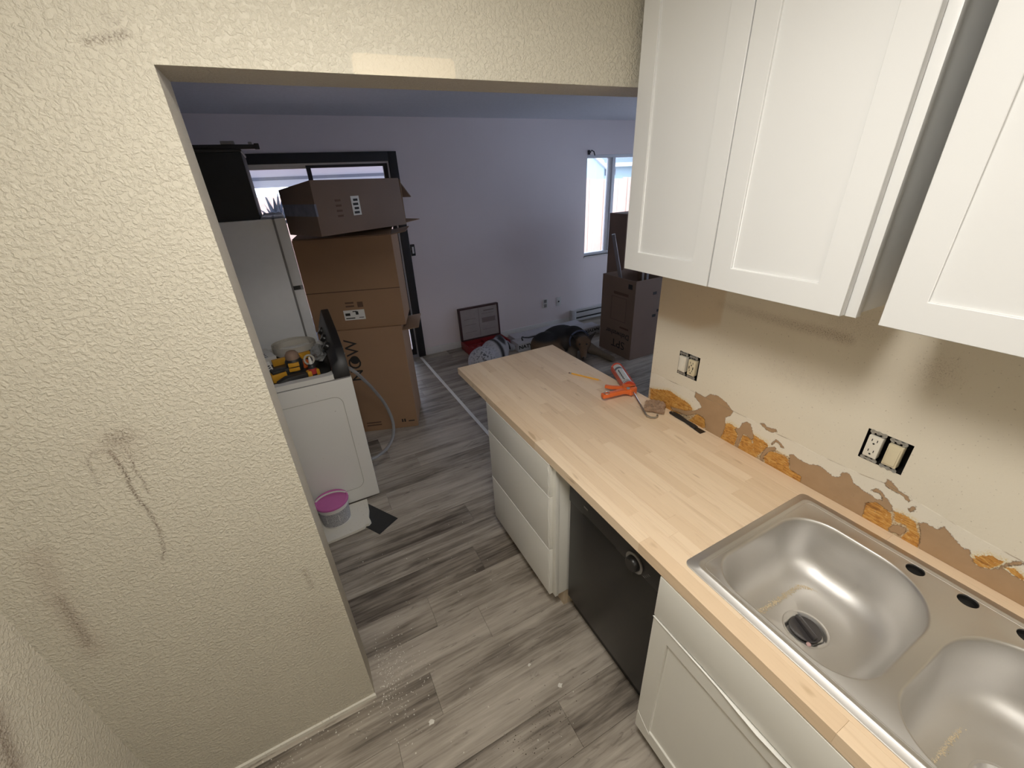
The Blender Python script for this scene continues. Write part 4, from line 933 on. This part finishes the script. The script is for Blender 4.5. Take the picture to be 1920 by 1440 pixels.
def spline(p, k=5):
    q = []; p = [Vector(x) for x in p]
    for i in range(len(p) - 1):
        a, b, c, d = p[max(i - 1, 0)], p[i], p[i + 1], p[min(i + 2, len(p) - 1)]
        for j in range(k):
            t = j / k; q.append(tuple(.5 * ((2 * b) + (c - a) * t + (2 * a - 5 * b + 4 * c - d) * t * t + (3 * b - a - 3 * c + d) * t ** 3)))
    return q + [tuple(p[-1])]
MB().tube(spline(hp), .011, 8).build('drain_hose', M['grey_hose'], wa, smooth=True)
LZ = WT + .012
cl = thing('trim_coil', 'loose coil of off-white flat trim on the washing machine', 'trim roll', (-1.47, 1.82, LZ))
pts = []
for j in range(72):
    a = j / 71 * 5.0 * math.pi; r_ = .094 + .006 * math.sin(j * .5) + .030 * j / 71; pts.append((-1.465 + r_ * math.cos(a) * 1.1, 1.825 + r_ * math.sin(a), LZ + .001 + .010 * j / 72))
m = MB(); m.loft([[(x, y, z), (x + (x + 1.465) * .02, y + (y - 1.825) * .02, z), (x + (x + 1.465) * .02, y + (y - 1.825) * .02, z + .055), (x, y, z + .055)] for x, y, z in pts]); m.build('coiled_strip', M['trim_coil'], cl)
lv = thing('spirit_level', 'yellow and black level bar in front of the trim coil on washing machine', 'level', (-1.48, 1.66, LZ))
MB().at((-1.48, 1.655, LZ), rz=.22).box((-.125, -.012, 0), (.125, .012, .04)).build('bar', M['yellow'], lv, bevel=.002); MB().at((-1.48, 1.655, LZ), rz=.22).box((-.03, -.013, .008), (.03, .013, .034)).box((.098, -.013, -.0), (.127, .013, .0405)).build('end_cap', M['tool_black'], lv)
bx = thing('paper_pack', 'pale printed paper pack at the wall side of the washing machine top', 'package', (-1.66, 1.75, LZ))
MB().at((-1.66, 1.75, LZ), rz=.3).box((-.06, -.10, 0), (.06, .10, .05)).build('pack', M['label'], bx, bevel=.003)
for j in range(3): MB().at((-1.66, 1.75, LZ + .0502), rz=.3).box((-.05, -.08 + .03 * j, 0), (.02, -.07 + .03 * j, .0004)).build('printed_line', M['ink'], bx)
sh = thing('folded_leaflet', 'small white folded leaflet standing beside the yellow cordless sander', 'paper', (-1.612, 1.45, LZ))
MB().at((-1.615, 1.47, LZ), rz=.5, rx=-.5).box((-.032, -.001, .0), (.032, .001, .085)).build('sheet', M['label'], sh)
for j in range(4): MB().at((-1.615, 1.47, LZ), rz=.5, rx=-.5).box((.012, -.0016, .02 + .012 * j), (.024, -.0009, .026 + .012 * j)).build('printed_line', M['ink'], sh)
dr = thing('cordless_sander', 'yellow and black cordless sander on the washing machine', 'power tool', (-1.50, 1.42, LZ))
MB().lathe([(.05, 0), (.052, .012), (.048, .02)], (-1.475, 1.42, LZ), 20).build('sanding_pad', M['tool_black'], dr)
MB().lathe([(.040, .02), (.046, .05), (.046, .085), (.038, .10)], (-1.475, 1.42, LZ), 20).build('motor_housing', M['tool_black'], dr, smooth=True)
MB().lathe([(.038, .100), (.036, .125), (.024, .142), (.010, .147)], (-1.475, 1.42, LZ), 20).build('palm_grip', plain('tan_rubber_grip', (.30, .20, .14), .6), dr, smooth=True)
MB().at((-1.475, 1.38, LZ + .045)).box((-.032, -.012, -.008), (.024, .004, .012)).box((-.03, -.014, .020), (.026, .004, .042)).build('yellow_badge', M['yellow'], dr, bevel=.003)
MB().at((-1.565, 1.385, LZ), rz=.3).box((-.045, -.032, 0), (.035, .032, .048)).build('battery_pack', M['yellow'], dr, bevel=.006); MB().at((-1.565, 1.385, LZ + .048), rz=.3).box((-.035, -.028, 0), (.03, .028, .016)).build('battery_clip', M['tool_black'], dr, bevel=.004)
MB().at((-1.515, 1.40, LZ), rz=.2).box((-.03, -.02, .012), (.02, .02, .06)).build('neck', M['tool_black'], dr, bevel=.006)
MB().tube([(-1.455 + .03 * math.cos(a), 1.46, LZ + .075 + .034 * math.sin(a)) for a in [k * .45 for k in range(8)]], .007, 6).build('trigger_loop', M['yellow'], dr)
mt = thing('multi_tool', 'flat black and yellow tool in front of the sander on the washing machine', 'power tool', (-1.47, 1.305, LZ))
MB().at((-1.47, 1.31, LZ), rz=.28).loft([[(x, -w, 0), (x, w, 0), (x, w, h), (x, -w, h)] for x, w, h in ((-.11, .016, .03), (-.06, .024, .044), (0.0, .02, .04), (.05, .018, .036))]).build('grip', M['tool_black'], mt, bevel=.006)
MB().at((-1.47, 1.31, LZ), rz=.28).loft([[(x, -w, .002), (x, w, .002), (x, w, h), (x, -w, h)] for x, w, h in ((.05, .019, .038), (.09, .021, .044), (.118, .014, .036))]).build('head', M['yellow'], mt, bevel=.005)
gb = thing('glue_bottle', 'small black bottle with red label and white nozzle on washing machine', 'bottle', (-1.388, 1.33, LZ))
MB().lathe([(.018, 0), (.021, .004), (.021, .062), (.017, .072), (.009, .078)], (-1.388, 1.33, LZ), 18).build('bottle', M['tool_black'], gb, smooth=True)
MB().lathe([(.0214, .018), (.0214, .052)], (-1.388, 1.33, LZ), 18, False, False).build('label', M['red'], gb, smooth=True); MB().lathe([(.011, .077), (.010, .09), (.006, .115), (.004, .12)], (-1.388, 1.33, LZ), 14).build('nozzle', M['label'], gb, smooth=True)
tp = thing('tape_ring', 'small pale ring standing behind the glue bottle', 'tape', (-1.395, 1.47, LZ)); MB().tube([(-1.395 + .026 * math.cos(a), 1.475 + .01 * math.sin(a), LZ + .052 + .026 * math.sin(a)) for a in [k * .45 for k in range(15)]], .006, 8).build('ring', M['trim_coil'], tp, smooth=True)
MB().box((-1.41, 1.465, LZ), (-1.38, 1.49, LZ + .024)).build('stand', M['clear'], tp)
tag(MB().at((-1.43, 1.50, LZ), rz=.4).box((-.035, -.02, 0), (.03, .02, .045)).build('orange_block', M['orange'], origin=(-1.43, 1.50, LZ), bevel=.008), 'orange plastic piece between the sander and the pale ring', 'tool part')
bm_pts = []
m = MB()
rings = []
for j in range(9):
    rr = .055 * math.sin(math.pi * (j + .4) / 9.2) + .008
    rings.append([(-1.335 + rr * math.cos(a) * RNG.uniform(.6, 1.15) * .75, 1.555 + rr * math.sin(a) * RNG.uniform(.8, 1.25) * 1.5, LZ + .0005 + .013 * j) for a in [k * 2 * math.pi / 14 for k in range(14)]])
m.loft(rings); tag(m.build('plastic_bag', M['clear'], origin=(-1.335, 1.555, LZ)), 'crumpled clear plastic bag against the washing machine console', 'bag')
tag(MB().tube(spline([(-1.37, 1.40, LZ + .006), (-1.40, 1.33, LZ + .006), (-1.44, 1.278, LZ + .006), (-1.52, 1.274, LZ + .006), (-1.60, 1.275, LZ + .006)]), .004, 6).build('grey_cable', plain('grey_cable_jacket', (.34, .34, .33), .5), origin=(-1.45, 1.29, LZ)), 'grey cable curving along the front edge of the washing machine top', 'cable')

# ---------------------------------------------------------------- fridge and the black appliance on top
fr = thing('refrigerator', 'white two-door refrigerator standing behind the washing machine', 'refrigerator', (-1.7, 2.4, 0))
FX, FY, FZ = -1.388, 2.02, 1.715
MB().box((-2.06, FY, .03), (FX, 2.70, FZ)).build('cabinet', M['fridge'], fr, bevel=.004)
MB().box((FX, FY + .006, .04), (FX + .012, 2.694, FZ - .004)).build('door_gasket', M['gasket'], fr)
MB().box((FX + .012, FY, 1.29), (FX + .075, 2.70, FZ)).build('freezer_door', M['fridge'], fr, bevel=.004); MB().box((FX + .012, FY, .08), (FX + .075, 2.70, 1.262)).build('fridge_door', M['fridge'], fr, bevel=.004)
MB().box((FX - .01, FY + .01, 1.262), (FX + .055, 2.69, 1.29)).build('middle_hinge', M['black_panel'], fr)
for y in (2.1, 2.6): MB().box((-2.0, y, 0), (-1.45, y + .04, .03)).build('foot', M['black_rubber'], fr)
ba = thing('black_cabinet', 'matte black boxy appliance standing on top of the refrigerator', 'appliance', (-1.72, 2.36, FZ))
MB().box((-2.0, 2.06, FZ), (-1.45, 2.62, 2.085)).build('body', M['black_rubber'], ba, bevel=.004); MB().box((-2.0, 2.05, 2.085), (-1.445, 2.63, 2.10)).build('top_lip', M['black_panel'], ba, bevel=.003)
rd = thing('curtain_rod', 'black rod lying across the black appliance on the refrigerator', 'rod', (-1.6, 2.1, 2.1))
MB().box((-1.98, 2.085, 2.1005), (-1.36, 2.115, 2.125)).build('rail', M['black_trim'], rd, bevel=.003); MB().box((-1.372, 2.08, 2.098), (-1.345, 2.12, 2.13)).build('end_cap', M['black_trim'], rd, bevel=.004)
MB().box((-1.54, 2.075, 2.125), (-1.47, 2.125, 2.142)).box((-1.40, 2.085, 2.125), (-1.38, 2.115, 2.138)).build('bracket', M['gasket'], rd, bevel=.003)
m = MB(); m.loft([[(-1.43 + .018 * i, 2.05, FZ + .019 + .010 * abs(math.sin(i * 1.1))), (-1.43 + .018 * i, 2.22, FZ + .019 + .012 * abs(math.sin(i * 1.4 + 1))), (-1.43 + .018 * i, 2.22, FZ + .019), (-1.43 + .018 * i, 2.05, FZ + .019)] for i in range(7)])
tag(m.build('folded_rag', M['cloth_blue'], origin=(-1.38, 2.13, FZ)), 'small pale blue rag on top of the refrigerator', 'cloth')

# ---------------------------------------------------------------- cardboard boxes
def carton_frame(corner, ang): return Matrix.Translation(corner) @ Matrix.Rotation(ang, 4, 'Z')
def tm(mb, mtx): mb.T = mtx; return mb
A1 = math.radians(-19)
C1 = Vector((-.722, 1.947, 0)); F1 = carton_frame(C1, A1)     # local x<0 along the front face, y>0 backwards
b1 = thing('cardboard_box', 'tall brown carton marked NOW at the bottom of the stack', 'box', (-1.0, 2.25, 0))
tm(MB(), F1).box((-.62, 0, 0), (0, .42, .905)).build('carton', M['card'], b1, bevel=.004)
def onface(m, x, z, right=(1, 0, 0), upv=(0, 0, 1), lift=.0008): 
    return m @ frame((x, -lift, z), right, upv)
text('printed_word', 'NOW', onface(F1, -.395, .655, (0, 0, 1), (-1, 0, 0)), M['ink'], b1, .135, 1.0)
tm(MB(), F1 @ Matrix.Translation((-.396, -.0012, .662)) @ Matrix.Rotation(math.pi / 2, 4, 'X')).lathe([(.034, 0), (.034, .0006)], n=20).build('printed_dot', M['ink'], b1)
for j, (x, w) in enumerate(((-.13, .012), (-.11, .012), (-.075, .05))): tm(MB(), F1).box((x, -.0009, .055), (x + w, .0002, .085 if j < 2 else .065)).build('printed_mark', M['ink'], b1)
for z in (.05, .075): tm(MB(), F1).box((-.42, -.0009, z), (-.30, .0002, z + .012)).build('printed_mark', M['ink_soft'], b1)
tm(MB(), F1).hexa([(.0, .01, .86), (.13, -.02, .885), (.13, .34, .885), (.0, .38, .86), (.0, .01, .866), (.13, -.02, .891), (.13, .34, .891), (.0, .38, .866)]).build('side_flap', M['card_in'], b1)
C2 = Vector((-.685, 1.950, .906)); F2 = carton_frame(C2, A1)
b2 = thing('cardboard_box', 'brown carton with white shipping label in the middle of the stack', 'box', (-1.0, 2.25, .906))
tm(MB(), F2).box((-.663, 0, 0), (0, .42, .655)).build('carton', M['card'], b2, bevel=.004)
tm(MB(), F2).box((-.665, -.0012, .285), (0, .0003, .291)).build('crease', M['ink_soft'], b2)
tm(MB(), F2).box((-.435, -.0012, .072), (-.285, .0002, .147)).build('shipping_label', M['label'], b2)
for j, (x0, x1, z0, z1) in enumerate(((-.425, -.36, .082, .09), (-.425, -.39, .105, .125), (-.35, -.33, .11, .135), (-.33, -.295, .085, .09), (-.37, -.34, .132, .139))): tm(MB(), F2).box((x0, -.0018, z0), (x1, -.0008, z1)).build('label_print', M['ink'], b2)
for z in (.17, .195): tm(MB(), F2).box((-.41, -.0010, z), (-.35, .0002, z + .012)).build('printed_mark', M['ink_soft'], b2)
tm(MB(), F2).box((-.325, -.0010, .165), (-.285, .0002, .205)).build('printed_mark', M['ink_soft'], b2)
tm(MB(), F2).hexa([(-.665, .02, .655), (-.01, .02, .655), (-.01, .30, .690), (-.665, .30, .690), (-.665, .02, .660), (-.01, .02, .660), (-.01, .30, .695), (-.665, .30, .695)]).build('top_flap', M['card_in'], b2)
tm(MB(), F2).hexa([(-.02, .0, .650), (.10, .02, .668), (.10, .38, .668), (-.02, .40, .650), (-.02, .0, .655), (.10, .02, .673), (.10, .38, .673), (-.02, .40, .655)]).build('side_flap', M['card_in'], b2)
A3 = math.radians(28); C3 = Vector((-1.14, 1.80, 1.604)); F3 = carton_frame(C3, A3)
b3 = thing('cardboard_box', 'dented brown carton with taped end and open flap on top of the stack', 'box', (-.9, 2.0, 1.604))
tm(MB(), F3).hexa([(0, 0, 0), (.70, 0, 0), (.70, .36, 0), (0, .36, 0), (.005, .0, .315), (.69, .0, .31), (.69, .36, .29), (.0, .36, .27)]).build('carton', M['card2'], b3, bevel=.004)
tm(MB(), F3).box((-.0012, -.0008, .115), (.012, .355, .185)).build('packing_tape', M['tape'], b3)
tm(MB(), F3).box((.262, -.0015, .10), (.325, .0003, .215)).build('shipping_label', M['label'], b3)
for j, z in enumerate((.11, .135, .16, .185)): tm(MB(), F3).box((.272 + .006 * (j % 2), -.0021, z), (.312, -.0012, z + .014)).build('label_print', M['ink'], b3)
for j in range(4): tm(MB(), F3).box((.145, -.0012, .10 + .03 * j), (.185, .0003, .112 + .03 * j)).build('printed_mark', M['ink_soft'], b3)
tm(MB(), F3).hexa([(.695, .0, .0), (.695, .34, .0), (.70, .34, .30), (.70, .0, .30), (.699, .0, .0), (.699, .34, .0), (.705, .34, .30), (.705, .0, .30)]).build('end_panel', M['card_in'], b3)
tm(MB(), F3).hexa([(.69, .01, .30), (.69, .34, .30), (.79, .34, .18), (.79, .01, .18), (.69, .01, .306), (.69, .34, .306), (.796, .34, .184), (.796, .01, .184)]).build('end_flap', M['card2'], b3)
tm(MB(), F3).hexa([(.69, .0, .010), (.69, .3, .010), (.84, .3, .022), (.84, .0, .022), (.69, .0, .015), (.69, .3, .015), (.84, .3, .027), (.84, .0, .027)]).build('end_flap', M['card_in'], b3)

FD = carton_frame(Vector((1.712, 2.016, 0)), math.radians(0))
bd = thing('dishwasher_box', 'tall open brown carton with upside-down Dishwasher lettering near the heater', 'box', (1.98, 2.28, 0))
w_, h_ = .53, .873
for a, b in (((0, 0, 0), (.006, w_, h_)), ((.006, 0, 0), (w_, .006, h_)), ((w_ - .006, .006, 0), (w_, w_, h_)), ((.006, w_ - .006, 0), (w_ - .006, w_, h_)), ((.006, .006, 0), (w_ - .006, w_ - .006, .006))): tm(MB(), FD).box(a, b).build('carton_wall', M['card2'], bd)
def onleft(y, z, flip=True): return FD @ frame((-.0008, y, z), (0, 1, 0) if flip else (0, -1, 0), (0, 0, -1) if flip else (0, 0, 1))
text('printed_word', 'Dishwasher', onleft(.23, .25), M['ink'], bd, .085, .95, .0006); text('printed_word', 'SPT', onleft(.21, .135), M['ink'], bd, .13, 1.1)
tm(MB(), FD).box((-.001, .06, .325), (.0003, .20, .345)).build('printed_mark', M['ink_soft'], bd); tm(MB(), FD).box((-.001, .10, .69), (.0003, .33, .72)).build('printed_mark', M['ink_soft'], bd)
tm(MB(), FD).box((-.001, .05, .78), (.0003, .11, .83)).build('printed_mark', M['ink'], bd)
for lo, hi in (((.12, .40), (.36, .404)), ((.12, .66), (.36, .664)), ((.12, .40), (.124, .664)), ((.356, .40), (.36, .664))): tm(MB(), FD).box((-.001, lo[0], lo[1]), (.0003, hi[0], hi[1])).build('printed_mark', M['ink_soft'], bd)
tm(MB(), FD).hexa([(.006, 0, h_), (.35, 0, h_), (.30, .17, h_ - .06), (.05, .17, h_ - .06), (.006, 0, h_ + .004), (.35, 0, h_ + .004), (.30, .17, h_ - .055), (.05, .17, h_ - .055)]).build('inner_flap', M['card_in'], bd)
for x, z in ((.25, .70), (.33, .50), (.27, .45)): tm(MB(), FD).box((x, -.0008, z), (x + .05, .0003, z + .03)).build('printed_mark', M['ink'], bd)
b5 = tag(MB().box((2.125, 2.68, 0), (2.75, 2.98, 1.455)).build('cardboard_box', M['card2'], origin=(2.4, 2.83, 0), bevel=.004), 'tallest plain brown carton standing behind the open dishwasher carton', 'box')
tag(MB().tube([(1.715, 2.42, 1.30), (2.06, 2.38, .025)], .024, 4).build('grey_batten', plain('grey_plastic_batten', (.22, .21, .22), .5), origin=(2.06, 2.38, .01)), 'long grey batten leaning out of the open dishwasher carton', 'batten')
for j, (x, y) in enumerate(((2.10, 2.28), (2.15, 2.26))): tag(MB().tube([(x, y, .02), (x - .03, y + .02, .93 - .02 * j)], .012, 6).build('pale_strip', M['vinyl_frame'], origin=(x, y, .01)), ('taller pale strip' if j == 0 else 'shorter pale strip, nearer the wall end,') + ' standing in the open dishwasher carton', 'strip', 'pale strips in the dishwasher carton')

# ---------------------------------------------------------------- floor things
tag(MB().prism([(-1.149, .945), (-1.277, .870), (-1.43, 1.12), (-1.301, 1.194)], .0002, .0035).build('black_tile', M['black_rubber'], origin=(-1.29, 1.03, 0)), 'matte black tile lying on the floor beside the pale board', 'tile')
tag(MB().prism([(-1.76, .925), (-1.559, .942), (-1.40, .950), (-1.345, .958), (-1.338, .972), (-1.318, .970), (-1.303, .985), (-1.308, 1.03), (-1.294, 1.10), (-1.288, 1.205), (-1.76, 1.205)], .0040, .022).build('pale_board', M['pale_board'], origin=(-1.52, 1.07, 0)), 'pale board with a broken corner on the floor under the pail', 'board')
bk = thing('paint_pail', 'small white pail with a magenta lid standing on the pale board', 'pail', (-1.485, 1.108, .0222)); BC = (-1.485, 1.108, .0222)
MB().lathe([(.078, 0), (.081, .002), (.090, .135)], BC, 36).build('pail', M['pail_white'], bk, smooth=True)
MB().lathe([(.0822, .014), (.0892, .118)], BC, 36, False, False).build('printed_label', M['pail_print'], bk, smooth=True)
MB().lathe([(.093, .132), (.095, .134), (.095, .146), (.093, .147)], BC, 36).build('rim_band', M['pail_white'], bk, smooth=True)
MB().lathe([(.095, .147), (.0975, .149), (.0975, .160), (.093, .163), (.087, .1625), (.084, .157), (.02, .157)], BC, 40).build('lid', M['magenta'], bk, smooth=True)
MB().tube([(BC[0] + .098 * math.cos(a), BC[1] + .055 * math.sin(a), BC[2] + .150 + .020 * math.sin(a)) for a in [k * math.pi / 14 for k in range(15)]], .0055, 6).build('bail_handle', M['pail_white'], bk, smooth=True)
for lo in (-.6, .2): MB().loft([[(BC[0] + (.0886 * math.cos(a - 1.57)) , BC[1] + .0886 * math.sin(a - 1.57), BC[2] + z) for z in (.05, .098)] + [(BC[0] + (.0893 * math.cos(a - 1.57)), BC[1] + .0893 * math.sin(a - 1.57), BC[2] + z) for z in (.098, .05)] for a in (lo, lo + .02)]).build('label_line', M['label'], bk)

tx = thing('tool_case', 'open red tool case with grey lid lining against the far wall', 'tool case', (.53, 3.28, 0))
MB().box((.26, 3.13, 0), (.80, 3.42, .03)).box((.26, 3.13, .03), (.80, 3.145, .095)).box((.26, 3.405, .03), (.80, 3.42, .095)).box((.26, 3.145, .03), (.275, 3.405, .095)).box((.785, 3.145, .03), (.80, 3.405, .095)).box((.52, 3.145, .03), (.53, 3.405, .08)).box((.275, 3.27, .03), (.52, 3.28, .08)).build('case_base', M['toolbox'], tx, bevel=.004)
for x in (.33, .42, .60, .70): MB().box((x - .02, 3.17, .03), (x + .02, 3.25, .07)).build('tray_cup', M['toolbox'], tx, bevel=.006)
LM = Matrix.Translation((.53, 3.415, .095)) @ Matrix.Rotation(math.radians(-4), 4, 'X')
tm(MB(), LM).box((-.265, -.03, 0), (-.245, .02, .40)).box((.245, -.03, 0), (.265, .02, .40)).box((-.265, -.03, .385), (.265, .02, .405)).box((-.265, -.03, 0), (.265, .02, .018)).box((-.25, .008, .01), (.25, .02, .39)).build('case_lid', M['lid_rim'], tx, bevel=.004)
tm(MB(), LM).box((-.245, -.022, .018), (.245, .008, .385)).build('lid_lining', M['lid_in'], tx)
for x0, x1, z0, z1 in ((-.20, -.05, .26, .265), (-.20, -.05, .19, .195), (-.20, -.05, .10, .104), (.03, .21, .19, .25), (.03, .2, .30, .304), (.06, .2, .33, .345), (.03, .2, .10, .104), (-.01, -.005, .03, .38)): tm(MB(), LM).box((x0, -.0232, z0), (x1, -.0215, z1)).build('lining_print', M['lid_print'], tx)
CG = 'white flooring cartons by the far wall'
c1 = thing('flooring_carton', 'white flooring carton marked NATVIX with a black pry bar resting on it', 'carton', (1.36, 3.01, 0), CG)
MB().box((.80, 2.925, 0), (2.02, 3.10, .10)).build('carton', M['carton'], c1, bevel=.003)
text('printed_word', 'NATVIX', frame((.935, 2.9242, .052), (1, 0, 0), (0, 0, 1)), M['ink'], c1, .062, 1.15, .0022); text('printed_word', 'NATVIX', frame((1.90, 2.9242, .060), (-1, 0, 0), (0, 0, -1)), M['ink'], c1, .055, 1.15, .002)
c2 = thing('flooring_carton', 'plain white flooring carton lying between the marked carton and baseboard', 'carton', (1.36, 3.2, 0), CG)
MB().box((.86, 3.112, 0), (1.90, 3.30, .098)).build('carton', M['carton'], c2, bevel=.003)
pb_ = thing('pry_bar', 'black hooked pry bar resting on the white flooring carton', 'pry bar', (1.15, 3.03, .10))
MB().tube([(.895, 2.985, .106), (.890, 3.0, .135), (.905, 3.02, .142), (.94, 3.03, .125), (1.0, 3.03, .112), (1.35, 3.03, .111)], .009, 6).build('bar', M['black_trim'], pb_, smooth=True)

# ---------------------------------------------------------------- dogs: one continuous body each
def dog(name, label, prims, colors, loc, voxel=.014, speck=None):
    """prims: (a, ra, b, rb, colour) tapered capsules or (centre, (rx,ry,rz), rz_deg, colour) ellipsoids; joined, remeshed to one skin"""
    bm = bmesh.new(); info = []
    for p in prims:
        t = bmesh.new()
        if len(p) == 5:
            a, ra, b, rb, c = p
            r1 = bmesh.ops.create_icosphere(t, subdivisions=2, radius=ra, matrix=Matrix.Translation(a)); r2 = bmesh.ops.create_icosphere(t, subdivisions=2, radius=rb, matrix=Matrix.Translation(b))
            h = bmesh.ops.convex_hull(t, input=list(t.verts)); bmesh.ops.delete(t, geom=[g for g in h['geom_interior'] if isinstance(g, bmesh.types.BMVert)], context='VERTS')
        else:
            cpt, r, ang, c = p
            bmesh.ops.create_icosphere(t, subdivisions=3, radius=1.0, matrix=Matrix.Translation(cpt) @ Matrix.Rotation(math.radians(ang), 4, 'Z') @ Matrix.Diagonal((*r, 1)))
        vm = {}
        for v in t.verts: vm[v] = bm.verts.new(v.co)
        for f in t.faces: bm.faces.new([vm[v] for v in f.verts])
        t.free(); info.append(c)
    me = bpy.data.meshes.new(name); bm.to_mesh(me); bm.free(); tmp = bpy.data.objects.new('tmp', me); COL.objects.link(tmp)
    r = tmp.modifiers.new('r', 'REMESH'); r.mode = 'VOXEL'; r.voxel_size = voxel; s = tmp.modifiers.new('s', 'SMOOTH'); s.iterations = 4; s.factor = .5
    dg = bpy.context.evaluated_depsgraph_get(); out = bpy.data.meshes.new_from_object(tmp.evaluated_get(dg)); bpy.data.objects.remove(tmp); bpy.data.meshes.remove(me)
    co = np.empty(len(out.vertices) * 3); out.vertices.foreach_get('co', co); P = co.reshape(-1, 3)
    P[:, 2] = np.maximum(P[:, 2], .001)
    W = np.zeros((len(P), 3)); wt = np.zeros(len(P))
    for p in prims:
        if len(p) == 5:
            a, ra, b, rb, c = p; a = np.array(a); b = np.array(b); t = np.clip(((P - a) @ (b - a)) / ((b - a) @ (b - a) + 1e-9), 0, 1)
            d = np.linalg.norm(P - (a + t[:, None] * (b - a)), axis=1) / (ra + (rb - ra) * t)
        else:
            cpt, rr, ang, c = p; q = P - np.array(cpt); th = math.radians(-ang); x = q[:, 0] * math.cos(th) - q[:, 1] * math.sin(th); y = q[:, 0] * math.sin(th) + q[:, 1] * math.cos(th)
            d = np.sqrt((x / rr[0]) ** 2 + (y / rr[1]) ** 2 + (q[:, 2] / rr[2]) ** 2)
        w = np.exp(-14 * np.maximum(d - .9, 0)) ; W += w[:, None] * np.array(colors[c]); wt += w
    C = W / np.maximum(wt, 1e-6)[:, None]
    sp_ = np.zeros(len(P))
    if speck: C, sp_ = speck(P, C)
    P -= np.array(loc); out.vertices.foreach_set('co', P.ravel()); out.update()
    a = out.attributes.new('fur', 'FLOAT_COLOR', 'POINT'); a.data.foreach_set('color', np.concatenate([C, np.ones((len(C), 1))], 1).astype(np.float32).ravel()); set_attr(out, 'speckle', sp_)
    out.polygons.foreach_set('use_smooth', [True] * len(out.polygons)); out.materials.clear(); out.materials.append(M['fur'])
    o = bpy.data.objects.new(name, out); COL.objects.link(o); o.location = loc; BASE[o.name] = Vector(loc)
    return tag(o, label, 'dog')
cs_ = {'tan': (.17, .105, .06), 'black': (.012, .012, .014), 'dark': (.035, .028, .024), 'grey': (.10, .085, .075), 'cream': (.22, .17, .12)}
def shep_paint(P, C):
    C = C.copy()
    # saddle: dark along the upper back
    t = np.clip((P[:, 2] - .205) / .05, 0, 1) * np.clip((P[:, 1] - 2.30) / .08, 0, 1)
    C = C * (1 - t[:, None]) + np.array(cs_['black']) * t[:, None]
    return C, np.zeros(len(P))
sh_p = [((.98, 2.60, .15), (.18, .17, .16), 10, 'tan'), ((1.20, 2.66, .165), (.27, .16, .162), 4, 'grey'), ((1.33, 2.56, .17), (.16, .15, .155), -20, 'grey'), ((1.32, 2.45, .19), .12, (1.29, 2.34, .215), .088, 'grey'),
        ((1.275, 2.29, .218), (.085, .092, .078), -37, 'tan'), ((1.250, 2.252, .195), .056, (1.196, 2.175, .110), .031, 'tan'),
        ((1.330, 2.262, .265), .030, (1.435, 2.268, .330), .007, 'dark'), ((1.215, 2.345, .27), .030, (1.180, 2.390, .300), .010, 'dark'),
        ((1.43, 2.44, .09), .075, (1.50, 2.31, .05), .046, 'cream'), ((1.50, 2.31, .05), .043, (1.530, 2.09, .035), .034, 'cream'),
        ((1.22, 2.42, .08), .06, (1.12, 2.24, .045), .042, 'cream'), ((1.12, 2.24, .045), .040, (1.08, 2.14, .035), .034, 'cream'),
        ((1.02, 2.48, .12), .10, (1.10, 2.38, .05), .05, 'tan'), ((1.10, 2.38, .05), .045, (1.18, 2.42, .035), .032, 'tan')]
shep = dog('german_shepherd', 'black and tan shepherd dog lying on the floor beyond the countertop, facing camera', sh_p, cs_, (1.3, 2.5, 0), .014, shep_paint)
for x, y in ((1.253, 2.199), (1.192, 2.244)): MB().ball((x, y, .236), (.010, .010, .008), 10, 6).build('eye', M['nose'], shep, smooth=True)
MB().ball((1.178, 2.150, .112), (.016, .016, .013), 10, 6).build('nose', M['nose'], shep, smooth=True)
MB().tube([(1.31 + .112 * math.cos(a), 2.41 - .03 * math.cos(a), .205 + .112 * math.sin(a)) for a in [k * 2 * math.pi / 24 for k in range(25)]], .010, 6).build('collar', M['collar'], shep, smooth=True)
wc = {'white': (.56, .57, .62), 'black': (.012, .012, .014)}
def wd_paint(P, C):
    C = C.copy(); u = P[:, 0] * .94 + P[:, 1] * .34
    band = np.exp(-(((u - 1.235) / .026) ** 4)) * np.clip((P[:, 2] - .05) / .03, 0, 1)
    C = C * (1 - band[:, None]) + np.array(wc['black']) * band[:, None]
    pt = 1 / (1 + np.exp(-(.062 - np.linalg.norm((P - np.array((.47, 2.66, .335))) * np.array((1, .7, .8)), axis=1)) / .005))
    C = C * (1 - pt[:, None]) + np.array(wc['black']) * pt[:, None]
    s = np.exp(-(((P[:, 0] - .17) / .13) ** 2 + ((P[:, 2] - .26) / .10) ** 2))
    return C, s
wd_p = [((.20, 2.58, .155), (.175, .16, .160), 0, 'white'), ((.36, 2.66, .175), (.17, .15, .165), 20, 'white'), ((.46, 2.74, .175), (.115, .11, .15), 20, 'white'), ((.50, 2.80, .20), .075, (.62, 2.90, .13), .065, 'white'), ((.63, 2.91, .12), .055, (.72, 2.93, .075), .042, 'white'),
        ((.575, 2.80, .20), .035, (.62, 2.78, .13), .012, 'black'), ((.475, 2.77, .285), .055, (.50, 2.80, .27), .04, 'black'),
        ((.48, 2.58, .07), .055, (.60, 2.62, .035), .034, 'white'), ((.16, 2.45, .09), .08, (.32, 2.40, .045), .04, 'white'), ((.05, 2.62, .06), .025, (-.05, 2.72, .02), .012, 'white')]
wdg = dog('white_dog', 'white dog with black patches curled up beside the red tool case', wd_p, wc, (.35, 2.65, 0), .014, wd_paint)
MB().ball((.755, 2.935, .078), (.012, .014, .012), 10, 6).build('nose', M['nose'], wdg, smooth=True)
for y in (2.90, 2.955): MB().ball((.668, y, .150), (.007, .007, .007), 8, 6).build('eye', M['nose'], wdg, smooth=True)
